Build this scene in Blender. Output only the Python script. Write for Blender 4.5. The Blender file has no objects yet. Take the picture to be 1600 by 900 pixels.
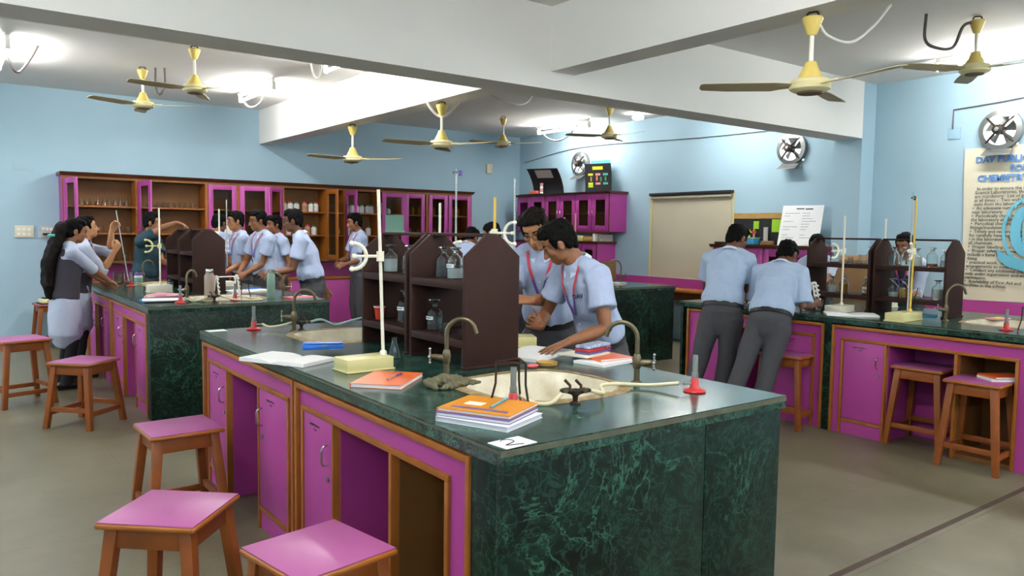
import bpy, bmesh, math, random
from mathutils import Vector, Matrix, Euler
random.seed(7)
SC = bpy.context.scene
COL = SC.collection
PI = math.pi
# ---------------------------------------------------------------- camera, world, exposure
YAW, PIT, ROL, FPX, CAMH = .6411, -.0714, .0137, 1207.2, 1.513
_f = Vector((math.sin(YAW)*math.cos(PIT), math.cos(YAW)*math.cos(PIT), math.sin(PIT)))
_r = Vector((math.cos(YAW), -math.sin(YAW), 0)); _u = _r.cross(_f)
_r2 = _r*math.cos(ROL) + _u*math.sin(ROL); _u2 = -_r*math.sin(ROL) + _u*math.cos(ROL)
cam_d = bpy.data.cameras.new('camera'); cam = bpy.data.objects.new('camera', cam_d); COL.objects.link(cam)
cam_d.sensor_width = 36; cam_d.lens = FPX/1600*36; cam_d.clip_start = .02
cam.matrix_world = Matrix(((_r2.x, _u2.x, -_f.x, 0), (_r2.y, _u2.y, -_f.y, 0), (_r2.z, _u2.z, -_f.z, CAMH), (0, 0, 0, 1)))
SC.camera = cam
W = bpy.data.worlds.new('world'); SC.world = W; W.use_nodes = True
W.node_tree.nodes['Background'].inputs[0].default_value = (.93, .97, 1, 1)
W.node_tree.nodes['Background'].inputs[1].default_value = 5.0
SC.view_settings.view_transform = 'Standard'; SC.view_settings.look = 'None'
SC.view_settings.gamma = 1; SC.view_settings.use_curve_mapping = False
SC.view_settings.exposure = 1.25
TUBE_E = 105.0
# ---------------------------------------------------------------- materials
def lin(c):
    if isinstance(c, str):
        c = tuple(int(c[i:i+2], 16)/255 for i in (0, 2, 4))
        c = tuple(x/12.92 if x <= .04045 else ((x+.055)/1.055)**2.4 for x in c)
    return (c[0], c[1], c[2], 1)
MATS = {}
def mat(name, col, rough=.5, metal=0, noise=0, scale=8, col2=None, bump=0, bscale=60, spec=.5, trans=0, ior=1.45, emit=0, coat=0, stretch=(1, 1, 1), detail=4, sub=0):
    m = bpy.data.materials.new(name); m.use_nodes = True; nt = m.node_tree; b = nt.nodes['Principled BSDF']
    b.inputs['Roughness'].default_value = rough; b.inputs['Metallic'].default_value = metal
    b.inputs['Specular IOR Level'].default_value = spec; b.inputs['IOR'].default_value = ior
    b.inputs['Transmission Weight'].default_value = trans; b.inputs['Coat Weight'].default_value = coat
    b.inputs['Subsurface Weight'].default_value = sub
    if sub: b.inputs['Subsurface Radius'].default_value = (.01, .004, .002)
    c = lin(col); b.inputs['Base Color'].default_value = c
    if emit:
        b.inputs['Emission Color'].default_value = c; b.inputs['Emission Strength'].default_value = emit
    tc = mp = None
    if noise or bump:
        tc = nt.nodes.new('ShaderNodeTexCoord'); mp = nt.nodes.new('ShaderNodeMapping'); mp.inputs['Scale'].default_value = stretch
        nt.links.new(tc.outputs['Object'], mp.inputs[0])
    if noise:
        n = nt.nodes.new('ShaderNodeTexNoise'); n.inputs['Scale'].default_value = scale; n.inputs['Detail'].default_value = detail
        nt.links.new(mp.outputs[0], n.inputs['Vector'])
        cr = nt.nodes.new('ShaderNodeValToRGB'); cr.color_ramp.elements[0].position = .5-.25; cr.color_ramp.elements[1].position = .5+.25
        c2 = lin(col2) if col2 else tuple(x*(1-noise) for x in c[:3])+(1,)
        cr.color_ramp.elements[0].color = c2; cr.color_ramp.elements[1].color = c
        nt.links.new(n.outputs[0], cr.inputs[0]); nt.links.new(cr.outputs[0], b.inputs['Base Color'])
    if bump:
        n2 = nt.nodes.new('ShaderNodeTexNoise'); n2.inputs['Scale'].default_value = bscale; n2.inputs['Detail'].default_value = 3
        nt.links.new(mp.outputs[0], n2.inputs['Vector'])
        bp = nt.nodes.new('ShaderNodeBump'); bp.inputs['Strength'].default_value = bump; bp.inputs['Distance'].default_value = .01
        nt.links.new(n2.outputs[0], bp.inputs['Height']); nt.links.new(bp.outputs[0], b.inputs['Normal'])
    MATS[name] = m
    return m
def marble(name, dark, mid, vein, rough, scale=5.0, dust=None):
    m = bpy.data.materials.new(name); m.use_nodes = True; nt = m.node_tree; b = nt.nodes['Principled BSDF']
    b.inputs['Roughness'].default_value = rough; b.inputs['Specular IOR Level'].default_value = .5 if dust else .22
    tc = nt.nodes.new('ShaderNodeTexCoord')
    n = nt.nodes.new('ShaderNodeTexNoise'); n.inputs['Scale'].default_value = scale; n.inputs['Detail'].default_value = 9; n.inputs['Roughness'].default_value = .68; n.inputs['Distortion'].default_value = .9
    cr = nt.nodes.new('ShaderNodeValToRGB'); e = cr.color_ramp.elements
    e[0].position = .36; e[0].color = lin(dark); e[1].position = .66; e[1].color = lin(mid)
    v = nt.nodes.new('ShaderNodeTexNoise'); v.inputs['Scale'].default_value = scale*.75; v.inputs['Detail'].default_value = 10; v.inputs['Distortion'].default_value = 1.6; v.inputs['Roughness'].default_value = .62
    ab = nt.nodes.new('ShaderNodeMath'); ab.operation = 'SUBTRACT'; ab.inputs[1].default_value = .5
    a2 = nt.nodes.new('ShaderNodeMath'); a2.operation = 'ABSOLUTE'
    c3 = nt.nodes.new('ShaderNodeValToRGB'); c3.color_ramp.elements[0].color = (.6, .6, .6, 1); c3.color_ramp.elements[1].color = (0, 0, 0, 1); c3.color_ramp.elements[1].position = .014
    k = nt.nodes.new('ShaderNodeTexNoise'); k.inputs['Scale'].default_value = scale*.5; k.inputs['Detail'].default_value = 3
    ck = nt.nodes.new('ShaderNodeValToRGB'); ck.color_ramp.elements[0].position = .47; ck.color_ramp.elements[1].position = .62
    mu = nt.nodes.new('ShaderNodeMath'); mu.operation = 'MULTIPLY'
    v2 = nt.nodes.new('ShaderNodeTexNoise'); v2.inputs['Scale'].default_value = scale*1.9; v2.inputs['Detail'].default_value = 8; v2.inputs['Distortion'].default_value = 2.2; v2.inputs['Roughness'].default_value = .6
    ab2 = nt.nodes.new('ShaderNodeMath'); ab2.operation = 'SUBTRACT'; ab2.inputs[1].default_value = .5
    a22 = nt.nodes.new('ShaderNodeMath'); a22.operation = 'ABSOLUTE'
    c4 = nt.nodes.new('ShaderNodeValToRGB'); c4.color_ramp.elements[0].color = (.2, .2, .2, 1); c4.color_ramp.elements[1].color = (0, 0, 0, 1); c4.color_ramp.elements[1].position = .035
    sp = nt.nodes.new('ShaderNodeTexNoise'); sp.inputs['Scale'].default_value = scale*9; sp.inputs['Detail'].default_value = 4
    csp = nt.nodes.new('ShaderNodeValToRGB'); csp.color_ramp.elements[0].position = .35; csp.color_ramp.elements[0].color = (.45, .45, .45, 1); csp.color_ramp.elements[1].position = .65; csp.color_ramp.elements[1].color = (1.35, 1.35, 1.35, 1)
    mxa = nt.nodes.new('ShaderNodeMixRGB'); mxa.inputs[2].default_value = lin(vein)
    mxs = nt.nodes.new('ShaderNodeMixRGB'); mxs.blend_type = 'MULTIPLY'; mxs.inputs[0].default_value = .8
    mx = nt.nodes.new('ShaderNodeMixRGB'); mx.inputs[2].default_value = lin(vein)
    L = nt.links.new
    for q in (n, v, k, v2, sp): L(tc.outputs['Object'], q.inputs['Vector'])
    L(n.outputs[0], cr.inputs[0]); L(v.outputs[0], ab.inputs[0]); L(ab.outputs[0], a2.inputs[0]); L(a2.outputs[0], c3.inputs[0])
    L(v2.outputs[0], ab2.inputs[0]); L(ab2.outputs[0], a22.inputs[0]); L(a22.outputs[0], c4.inputs[0]); L(sp.outputs[0], csp.inputs[0])
    L(cr.outputs[0], mxs.inputs[1]); L(csp.outputs[0], mxs.inputs[2]); L(c4.outputs[0], mxa.inputs[0]); L(mxs.outputs[0], mxa.inputs[1])
    L(k.outputs[0], ck.inputs[0]); L(c3.outputs[0], mu.inputs[0]); L(ck.outputs[0], mu.inputs[1]); L(mu.outputs[0], mx.inputs[0]); L(mxa.outputs[0], mx.inputs[1])
    out = mx
    if dust:
        d = nt.nodes.new('ShaderNodeTexNoise'); d.inputs['Scale'].default_value = 2.2; d.inputs['Detail'].default_value = 6
        L(tc.outputs['Object'], d.inputs['Vector'])
        cd = nt.nodes.new('ShaderNodeValToRGB'); cd.color_ramp.elements[0].position = .45; cd.color_ramp.elements[1].position = .75; cd.color_ramp.elements[1].color = (.2, .2, .2, 1)
        m2 = nt.nodes.new('ShaderNodeMixRGB'); m2.inputs[2].default_value = lin(dust)
        L(d.outputs[0], cd.inputs[0]); L(cd.outputs[0], m2.inputs[0]); L(mx.outputs[0], m2.inputs[1]); out = m2
        rr = nt.nodes.new('ShaderNodeMapRange'); rr.inputs['To Min'].default_value = rough; rr.inputs['To Max'].default_value = rough+.22
        L(d.outputs[0], rr.inputs[0]); L(rr.outputs[0], b.inputs['Roughness'])
    L(out.outputs[0], b.inputs['Base Color'])
    MATS[name] = m; return m
mat('wall_blue', '9fbccb', .75, noise=.08, scale=1.2, bump=.05, bscale=120)
mat('wall_blue_upper', '8fb0c4', .75)
mat('ceiling_white', 'dedcd8', .85, noise=.05, scale=1.0, bump=.05, bscale=50)
mat('beam_white', 'e2e0dc', .8, noise=.03, scale=1.5)
mat('magenta', 'a83f8e', .42, noise=.10, scale=3.0)
mat('magenta_top', 'a85a92', .38, noise=.10, scale=5.0)
mat('wood', '8d4b1a', .45, noise=.35, scale=6, stretch=(1, 1, 1), bump=.06, bscale=40)
mat('wood_dark', '5d331b', .4, noise=.35, scale=8, bump=.05)
mat('trim_wood', 'a05e1e', .42, noise=.28, scale=10)
mat('inside_wood', '7a4f24', .6, noise=.25, scale=5)
mat('maroon', '33201c', .55, noise=.16, scale=7, bump=.04, bscale=30, spec=.15)
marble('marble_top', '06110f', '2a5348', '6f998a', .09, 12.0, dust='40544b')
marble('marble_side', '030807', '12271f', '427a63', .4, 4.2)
mat('stone_edge', '5b5d4c', .5, noise=.4, scale=20)
mat('sink_cream', 'd9d4c2', .3, noise=.25, scale=9, col2='a89c80')
mat('sink_rim', 'a08d68', .7, noise=.45, scale=24, col2='6b5638')
mat('brass_old', '6e6650', .42, metal=.75, noise=.3, scale=30)
mat('iron_dark', '3c322c', .6, metal=.6, noise=.35, scale=30)
mat('rust', '4d372c', .75, metal=.3, noise=.4, scale=40)
mat('chrome', 'c8c8c8', .18, metal=1)
mat('steel', '8d8f8d', .35, metal=.8)
mat('burner_grey', '6b706e', .5, metal=.3)
mat('red_paint', 'b0272b', .35)
mat('cream_plastic', 'ddd7a4', .4)
mat('cream_yellow', 'cfc78e', .42, noise=.06, scale=12)
mat('yellow_rod', 'd9b64a', .4)
mat('cream_white', 'e6e2d0', .4)
mat('white_plastic', 'e4e4df', .4)
mat('white_paper', 'e9e9ea', .8)
mat('paper_line', 'c9ccd6', .8)
mat('orange_cover', 'd8632b', .35)
mat('amber_cover', 'd98e2c', .25, noise=.1, scale=9)
mat('purple_ink', '5a4a8a', .4)
mat('blue_plastic', '1f66c4', .3)
mat('cyan_plastic', '5c9ab5', .35)
mat('clear_plastic', 'f0f4f6', .12, trans=.9, ior=1.35)
mat('glass', 'f2f7f6', .02, trans=1, ior=1.45)
mat('pane', 'eef4f2', .05, trans=1, ior=1.05)
mat('burette_glass', 'e8eef0', .12, trans=.55, ior=1.2)
mat('water', 'eaf2f2', .02, trans=1, ior=1.33)
mat('liquid_milky', 'c9d0d2', .3)
mat('liquid_amber', 'b8841f', .2, trans=.35)
mat('liquid_red', 'a5401c', .2)
mat('liquid_dark', '1e2328', .2)
mat('label_white', 'dfe2e6', .6)
mat('black', '141416', .5)
mat('black_board', '17181c', .7)
mat('ink', '22242c', .7)
mat('cloth_khaki', '5e5a44', .9, noise=.35, scale=20, bump=.3, bscale=40)
mat('hose_cream', 'cdc6a4', .45)
mat('hose_blue', '8fa6b0', .4)
mat('conduit_white', 'd5d5d0', .5)
mat('conduit_grey', '57504f', .6)
mat('fan_cream', 'e2d8a8', .4)
mat('fan_yellow', 'd8c06a', .42)
mat('fan_blade', 'b5a680', .5, noise=.15, scale=5)
mat('fan_dark', '6b5238', .6)
mat('tube_glow', (1, .99, .96), .5, emit=14)
mat('switch_cream', 'cfcab2', .45)
mat('socket_grey', 'b2aeaa', .45)
mat('blind_cream', 'b9b29c', .8, noise=.06, scale=2)
mat('banner', 'd5cfb8', .7, noise=.08, scale=2)
mat('banner_blue', '4c7fc0', .6)
mat('banner_black', '2c2c31', .6)
mat('banner_teal', '63aec6', .6)
mat('cardboard', '8a6a45', .8, noise=.15, scale=6)
mat('paint_red', 'd2402f', .5); mat('cap_green', '2e8a4e', .45); mat('cap_red', 'b3352c', .45); mat('cap_purple', '63489b', .45)
mat('neon_green', '9fd42e', .6); mat('neon_yellow', 'd8d834', .6); mat('coral', 'e0705a', .6); mat('teal_card', '4fa59c', .6)
mat('sky_tray', '2f8fc0', .4); mat('pink_soft', 'd08c96', .6); mat('purple_soft', '6a4aa8', .6); mat('mint', '7fae9e', .6)
mat('cup_red', 'c23a1e', .4); mat('tan_dish', 'b58d4c', .6, noise=.2, scale=20); mat('salmon', 'e0616a', .5)
mat('bottle_sand', '9c8a7c', .4); mat('bottle_sage', '7d9a8c', .4)
mat('dirt_line', '4a3a30', .8, noise=.4, scale=12)
def skin_mat(n, c): mat(n, c, .52, noise=.12, scale=14, sub=.08)
skin_mat('skin_light', 'a9744f'); skin_mat('skin_mid', '8a5b3e'); skin_mat('skin_dark', '6a4330'); skin_mat('skin_fair', 'b5825c')
mat('lip', '8a4a42', .45)
mat('hair', '070606', .75, spec=.12, bump=.25, bscale=60, stretch=(1, 1, .25))
mat('hair_brown', '100b09', .72, spec=.14, bump=.25, bscale=60, stretch=(1, 1, .2))
mat('shirt_blue', 'a6b4d2', .85, noise=.06, scale=30, bump=.5, bscale=13)
mat('shirt_blue_cool', 'a3b6d0', .85, noise=.06, scale=30, bump=.5, bscale=13)
mat('collar', 'c6d0e4', .85)
mat('kurta', 'abb5ca', .9, noise=.08, scale=60, bump=.3, bscale=8)
mat('vest', '35323b', .9, noise=.1, scale=40, bump=.25, bscale=10)
mat('teal_shirt', '16343f', .85, bump=.25, bscale=9)
mat('trouser', '424247', .9, noise=.1, scale=40, bump=.25, bscale=7)
mat('legging', '131417', .9, bump=.2, bscale=9)
mat('shoe', '111112', .4)
mat('lanyard_red', 'c23b4c', .6); mat('lanyard_purple', '5d459a', .6)
mat('eye_white', '8d857d', .3); mat('eye_dark', '1a1210', .2)
mat('thread', '28344f', .8)
mat('spec_frame', '16161a', .3)
mat('watch', '15161a', .3)
def make_floor():
    m = bpy.data.materials.new('floor_stone'); m.use_nodes = True; nt = m.node_tree; b = nt.nodes['Principled BSDF']; L = nt.links.new
    tc = nt.nodes.new('ShaderNodeTexCoord')
    n = nt.nodes.new('ShaderNodeTexNoise'); n.inputs['Scale'].default_value = 1.6; n.inputs['Detail'].default_value = 8; n.inputs['Roughness'].default_value = .65
    cr = nt.nodes.new('ShaderNodeValToRGB'); e = cr.color_ramp.elements; e[0].position = .3; e[0].color = lin('58533f'); e[1].position = .72; e[1].color = lin('7a7460')
    br = nt.nodes.new('ShaderNodeTexBrick'); br.offset = 0; br.inputs['Scale'].default_value = 1; br.inputs['Brick Width'].default_value = .9; br.inputs['Row Height'].default_value = .6
    br.inputs['Mortar Size'].default_value = .003; br.inputs['Color1'].default_value = (1, 1, 1, 1); br.inputs['Color2'].default_value = (.93, .93, .92, 1); br.inputs['Mortar'].default_value = (.78, .76, .72, 1)
    mx = nt.nodes.new('ShaderNodeMixRGB'); mx.blend_type = 'MULTIPLY'; mx.inputs[0].default_value = 1
    L(tc.outputs['Object'], n.inputs['Vector']); L(tc.outputs['Object'], br.inputs['Vector']); L(n.outputs[0], cr.inputs[0])
    L(cr.outputs[0], mx.inputs[1]); L(br.outputs[0], mx.inputs[2]); L(mx.outputs[0], b.inputs['Base Color'])
    mr = nt.nodes.new('ShaderNodeMapRange'); mr.inputs['To Min'].default_value = .28; mr.inputs['To Max'].default_value = .5
    L(n.outputs[0], mr.inputs[0]); L(mr.outputs[0], b.inputs['Roughness'])
    MATS['floor_stone'] = m
make_floor()
# ---------------------------------------------------------------- mesh helpers
class MB:
    def __init__(s): s.v = []; s.f = []; s.M = Matrix()
    def add(s, vs, fs):
        o = len(s.v); s.v += [tuple(s.M @ Vector(p)) for p in vs]; s.f += [tuple(i+o for i in f) for f in fs]; return s
    def box(s, x0, x1, y0, y1, z0, z1):
        return s.add([(x0, y0, z0), (x1, y0, z0), (x1, y1, z0), (x0, y1, z0), (x0, y0, z1), (x1, y0, z1), (x1, y1, z1), (x0, y1, z1)],
                     [(3, 2, 1, 0), (4, 5, 6, 7), (0, 1, 5, 4), (1, 2, 6, 5), (2, 3, 7, 6), (3, 0, 4, 7)])
    def prism(s, poly, a, b, ax='z'):
        n = len(poly)
        def P(p, h): return (p[0], p[1], h) if ax == 'z' else ((p[0], h, p[1]) if ax == 'y' else (h, p[0], p[1]))
        vs = [P(p, a) for p in poly]+[P(p, b) for p in poly]
        fs = [tuple(range(n))[::-1], tuple(range(n, 2*n))]+[(i, (i+1) % n, (i+1) % n+n, i+n) for i in range(n)]
        return s.add(vs, fs)
    def lathe(s, prof, n=20, c=(0, 0, 0), close=True):
        vs = []; fs = []; k = len(prof)
        for r, z in prof:
            for i in range(n):
                a = 2*PI*i/n; vs.append((c[0]+r*math.cos(a), c[1]+r*math.sin(a), c[2]+z))
        for j in range(k-1):
            for i in range(n): fs.append((j*n+i, j*n+(i+1) % n, (j+1)*n+(i+1) % n, (j+1)*n+i))
        if close:
            fs.append(tuple(range(n))[::-1]); fs.append(tuple((k-1)*n+i for i in range(n)))
        return s.add(vs, fs)
    def tube(s, pts, r, n=10, ref=None, closed=False, caps=True, dome=False):
        pts = [Vector(p) for p in pts]; k = len(pts)
        rs = r if isinstance(r, (list, tuple)) and len(r) == k else [r]*k
        rs = [(q, q) if not isinstance(q, (tuple, list)) else q for q in rs]
        T = []
        for i in range(k):
            a = pts[(i-1) % k] if (closed or i > 0) else pts[i]; b = pts[(i+1) % k] if (closed or i < k-1) else pts[i]
            d = (b-a); T.append(d.normalized() if d.length > 1e-9 else Vector((0, 0, 1)))
        if ref is None: ref = Vector((1, 0, 0)) if abs(T[0].x) < .9 else Vector((0, 1, 0))
        X = Vector(ref); vs = []; fs = []
        for i in range(k):
            X = (X - T[i]*X.dot(T[i]));
            if X.length < 1e-6: X = T[i].orthogonal()
            X.normalize(); Y = T[i].cross(X)
            for j in range(n):
                a = 2*PI*j/n; vs.append(pts[i]+X*(rs[i][0]*math.cos(a))+Y*(rs[i][1]*math.sin(a)))
        m = k if closed else k-1
        for i in range(m):
            for j in range(n): fs.append((i*n+j, i*n+(j+1) % n, ((i+1) % k)*n+(j+1) % n, ((i+1) % k)*n+j))
        if caps and not closed:
            fs.append(tuple(range(n))[::-1]); fs.append(tuple((k-1)*n+j for j in range(n)))
        return s.add(vs, fs)
    def limb(s, pts, rs, n=12, ref=None):            # a tube with round ends
        pts = [Vector(p) for p in pts]; rs = [(q, q) if not isinstance(q, (tuple, list)) else q for q in rs]
        d0 = (pts[0]-pts[1]).normalized(); d1 = (pts[-1]-pts[-2]).normalized(); m0 = min(rs[0]); m1 = min(rs[-1])
        P = [pts[0]+d0*m0*.98, pts[0]+d0*m0*.8]+pts+[pts[-1]+d1*m1*.8, pts[-1]+d1*m1*.98]
        sc = lambda q, k: (q[0]*k, q[1]*k)
        R = [sc(rs[0], .2), sc(rs[0], .6)]+list(rs)+[sc(rs[-1], .6), sc(rs[-1], .2)]
        return s.tube(P, R, n, ref)
    def ell(s, c, r, rot=None, n=14, m=9):
        vs = []; fs = []; R = rot.to_matrix() if rot is not None else None
        for j in range(m+1):
            t = PI*j/m
            for i in range(n):
                a = 2*PI*i/n; p = Vector((r[0]*math.sin(t+1e-4)*math.cos(a), r[1]*math.sin(t+1e-4)*math.sin(a), r[2]*math.cos(t)))
                if R: p = R @ p
                vs.append(p+Vector(c))
        for j in range(m):
            for i in range(n): fs.append((j*n+i, (j+1)*n+i, (j+1)*n+(i+1) % n, j*n+(i+1) % n))
        return s.add(vs, fs)
    def mesh(s, name):
        me = bpy.data.meshes.new(name); me.from_pydata(s.v, [], s.f); me.validate(); return me
    def build(s, name, m, parent=None, bevel=0, smooth=None, seg=2):
        me = s.mesh(name)
        bm = bmesh.new(); bm.from_mesh(me); bmesh.ops.recalc_face_normals(bm, faces=bm.faces)
        if bevel:
            es = [e for e in bm.edges if len(e.link_faces) == 2 and e.calc_face_angle(0) > .5]
            bmesh.ops.bevel(bm, geom=es, offset=bevel, segments=seg, affect='EDGES', profile=.5, clamp_overlap=True)
        bm.to_mesh(me); bm.free()
        if smooth is None: smooth = 40
        if smooth:
            me.shade_smooth(); me.set_sharp_from_angle(angle=math.radians(smooth))
        return link(name, me, m, parent)
def link(name, me, m, parent=None):
    o = bpy.data.objects.new(name, me); COL.objects.link(o)
    if m is not None:
        me.materials.clear(); me.materials.append(MATS[m] if isinstance(m, str) else m)
    if parent is not None: o.parent = parent
    return o
def tag(o, label, cat, group=None):
    o['label'] = label; o['category'] = cat
    if group: o['group'] = group
    return o
def thing(name, label, cat, loc=(0, 0, 0), rz=0, group=None):
    o = bpy.data.objects.new(name, None); COL.objects.link(o); o.empty_display_size = .05
    o.location = loc; o.rotation_euler = (0, 0, math.radians(rz)); return tag(o, label, cat, group)
def struct(name, mb, m, bevel=0, smooth=None):
    o = mb.build(name, m, None, bevel, smooth); o['kind'] = 'structure'; return o
def dup(root, loc, rz=None, label=None, group=None):
    c = root.copy(); COL.objects.link(c); c.location = loc
    if rz is not None: c.rotation_euler = (0, 0, math.radians(rz))
    if label: c['label'] = label
    if group: c['group'] = group
    def rec(src, dst):
        for ch in list(src.children):
            d = ch.copy(); COL.objects.link(d); d.parent = dst; rec(ch, d)
    rec(root, c); return c
def curve_pts(ctrl, n=8):                             # Catmull-Rom through control points
    P = [Vector(p) for p in ctrl]; P = [P[0]*2-P[1]]+P+[P[-1]*2-P[-2]]; out = []
    for i in range(1, len(P)-2):
        for k in range(n):
            t = k/n; a, b, c, d = P[i-1:i+3]
            out.append(.5*((2*b)+(c-a)*t+(2*a-5*b+4*c-d)*t*t+(3*b-a-3*c+d)*t**3))
    out.append(P[-2]); return out
def frame_plate(mb, x0, x1, z0, z1, w, y0, y1):       # a rectangular frame in the xz plane
    mb.box(x0, x0+w, y0, y1, z0, z1); mb.box(x1-w, x1, y0, y1, z0, z1); mb.box(x0+w, x1-w, y0, y1, z0, z0+w); mb.box(x0+w, x1-w, y0, y1, z1-w, z1)
def text_mesh(txt, size, ext=.0006, align='LEFT', bold=0):
    cu = bpy.data.curves.new('txt', 'FONT'); cu.body = txt; cu.size = size; cu.extrude = ext; cu.align_x = align; cu.resolution_u = 2; cu.offset = bold
    o = bpy.data.objects.new('txt', cu); COL.objects.link(o)
    me = bpy.data.meshes.new_from_object(o.evaluated_get(bpy.context.evaluated_depsgraph_get()))
    bpy.data.objects.remove(o); bpy.data.curves.remove(cu); return me
def text_into(mb, txt, size, M, align='LEFT', bold=0):
    me = text_mesh(txt, size, align=align, bold=bold); old = mb.M; mb.M = M
    mb.add([tuple(v.co) for v in me.vertices], [tuple(p.vertices) for p in me.polygons]); mb.M = old; bpy.data.meshes.remove(me)
# ---------------------------------------------------------------- the room
XL, XW, YN, YB, ZC = -2.4, 8.617, -2.2, 11.36, 3.243
struct('floor', MB().box(XL, XW, YN, YB, -.1, 0), 'floor_stone', smooth=0)
struct('ceiling', MB().box(XL, XW, YN, YB, ZC, ZC+.15), 'ceiling_white', smooth=0)
struct('wall_back', MB().box(XL, XW+.2, YB, YB+.2, -.1, ZC+.15), 'wall_blue', smooth=0)
struct('wall_left', MB().box(XL-.2, XL, YN-.2, YB+.2, -.1, ZC+.15), 'wall_blue', smooth=0)
struct('wall_front', MB().box(XL-.2, XW+.2, YN-.2, YN, -.1, ZC+.15), 'wall_blue', smooth=0)
EXH = [(9.66, 2.66), (5.72, 2.605), (3.36, 2.605)]; HS = .15
wr = MB(); ys = [YN]
for y, z in sorted(EXH):
    wr.box(XW, XW+.2, ys[-1], y-HS, -.1, ZC+.15); wr.box(XW, XW+.2, y-HS, y+HS, -.1, z-HS); wr.box(XW, XW+.2, y-HS, y+HS, z+HS, ZC+.15); ys.append(y+HS)
wr.box(XW, XW+.2, ys[-1], YB+.2, -.1, ZC+.15)
struct('wall_right', wr, 'wall_blue', smooth=0)
struct('trim_1', MB().box(XL, 8.354, 4.68, 5.003, 2.619, ZC), 'beam_white', smooth=0)               # main beam
struct('trim_2', MB().box(3.84, 4.08, 5.003, YB, 2.755, ZC), 'beam_white', smooth=0)                # cross beam beyond it
struct('trim_3', MB().box(3.84, 4.08, YN, 4.68, 2.755, ZC), 'beam_white', smooth=0)                 # cross beam on the near side
struct('trim_4', MB().box(8.354, XW, 4.68, 5.003, 0, ZC), 'wall_blue', smooth=0)                    # column under the beam end
struct('trim_5', MB().box(2.9, 8.4, 1.80, 1.835, -.002, .0012), 'dirt_line', smooth=0)              # joint in the floor
struct('trim_6', MB().box(2.9, 8.4, 1.77, 1.80, -.002, .0016), 'floor_stone', smooth=0)
# ---------------------------------------------------------------- lamps
def tube_mat(p):
    n = 'tube_glow_%d' % round(p*100)
    return MATS.get(n) or mat(n, (1, .985, .95), .5, emit=TUBE_E*p)
def tube_lamp(label, x, y0, y1, z=3.13, power=1.0):
    t = thing('tube_light', label, 'tube light', (x, (y0+y1)/2, z), 0, None)
    L = (y1-y0)/2
    MB().box(-.018, .018, -L, L, .06, ZC-z-.001).build('batten', 'white_plastic', t, .006)
    g = MB().tube([(0, -L+.03, 0), (0, L-.03, 0)], .014, 12).build('glowing_tube', tube_mat(power), t)
    for s in (-1, 1): MB().box(-.02, .02, s*L-.02, s*L+.02, -.02, .07).build('tube_holder', 'white_plastic', t, .004)
    return t
tube_lamp('bright white tube light on the ceiling at the left photo edge', .58, 8.45, 9.65)
tube_lamp('bright white tube light on the ceiling above the long shelves, left of the cross beam', 3.16, 8.85, 10.05)
tube_lamp('white tube light on the ceiling above the right corner cabinets', 7.93, 8.75, 9.98)
tube_lamp('tube light glaring behind the ceiling fan at the right photo edge', 7.78, 2.45, 3.65)
tube_lamp('added unseen tube light on the near ceiling left of the near cross beam', 1.6, .9, 2.1, power=1.35)  # out of frame, added to brighten the near bay and its beams
tube_lamp('added unseen tube light on the near ceiling above the near stools', -.9, 2.2, 3.4, power=.9)  # also added outside the frame for more brightness
tube_lamp('added unseen tube light on the near ceiling behind the camera', 5.6, -.9, .3, power=1.2)  # added behind the view to raise the overall brightness
tube_lamp('unseen tube light above the middle of the far left bay', 3.25, 6.4, 7.6, power=1.5)  # hidden behind the main beam, strength raised to brighten the far ceiling
tube_lamp('tube light above the aisle behind the main beam', 7.7, 5.7, 6.9, power=.9)
def added_wall_tube(label, p, axis, power):  # wall lamps added out of view as extra light
    t = thing('tube_light', label, 'tube light', p); L = .6; u = Vector((1, 0, 0)) if axis == 'x' else Vector((0, 1, 0)); o = Vector((0, -1, 0)) if axis == 'x' else Vector((-1, 0, 0))
    a, b = u*-L+o*.07, u*L+o*.03; MB().box(min(a.x, b.x), max(a.x, b.x), min(a.y, b.y), max(a.y, b.y), -.025, .025).build('batten', 'white_plastic', t, .004)
    MB().tube([u*-L, u*L], .014, 12).build('glowing_tube', tube_mat(power), t)
    for s in (-1, 1): MB().tube([u*s*L+o*.04, u*s*L+u*s*.02], .02, 8).build('tube_holder', 'white_plastic', t)
for x, w in ((-1.2, 'left end'), (1.6, 'left part'), (4.6, 'middle'), (7.2, 'right end')): added_wall_tube('added unseen tube light on the wall behind the camera, %s' % w, (x, YN+.08, 2.55), 'x', 1.3)  # added fill lamps, unseen, to light beam faces and ceiling
for y, w in ((3.2, 'by the near stools'), (6.6, 'level with the left bench'), (9.4, 'near the far left corner')): added_wall_tube('added unseen tube light on the left wall %s' % w, (XL+.08, y, 2.6), 'y', .45 if y < 5 else 1.6)  # added fill lamps out of view, the farther ones lift the far ceiling
t = thing('ceiling_bulb', 'small round bright lamp on the ceiling just under the main beam', 'lamp', (8.12, 7.92, ZC))
MB().lathe([(.05, 0), (.055, -.02), (.04, -.03)], 16).build('lamp_base', 'white_plastic', t)
MB().lathe([(.02, -.03), (.07, -.04), (.085, -.06), (.07, -.085), (.02, -.095)], 18).build('globe', 'tube_glow', t)
# looped conduits hanging beside the lamps and fans
def conduit(label, pts, m, r=.012):
    o = MB().tube(curve_pts(pts, 7), r, 8).build('wiring_conduit', m); tag(o, label, 'conduit'); return o
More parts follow.
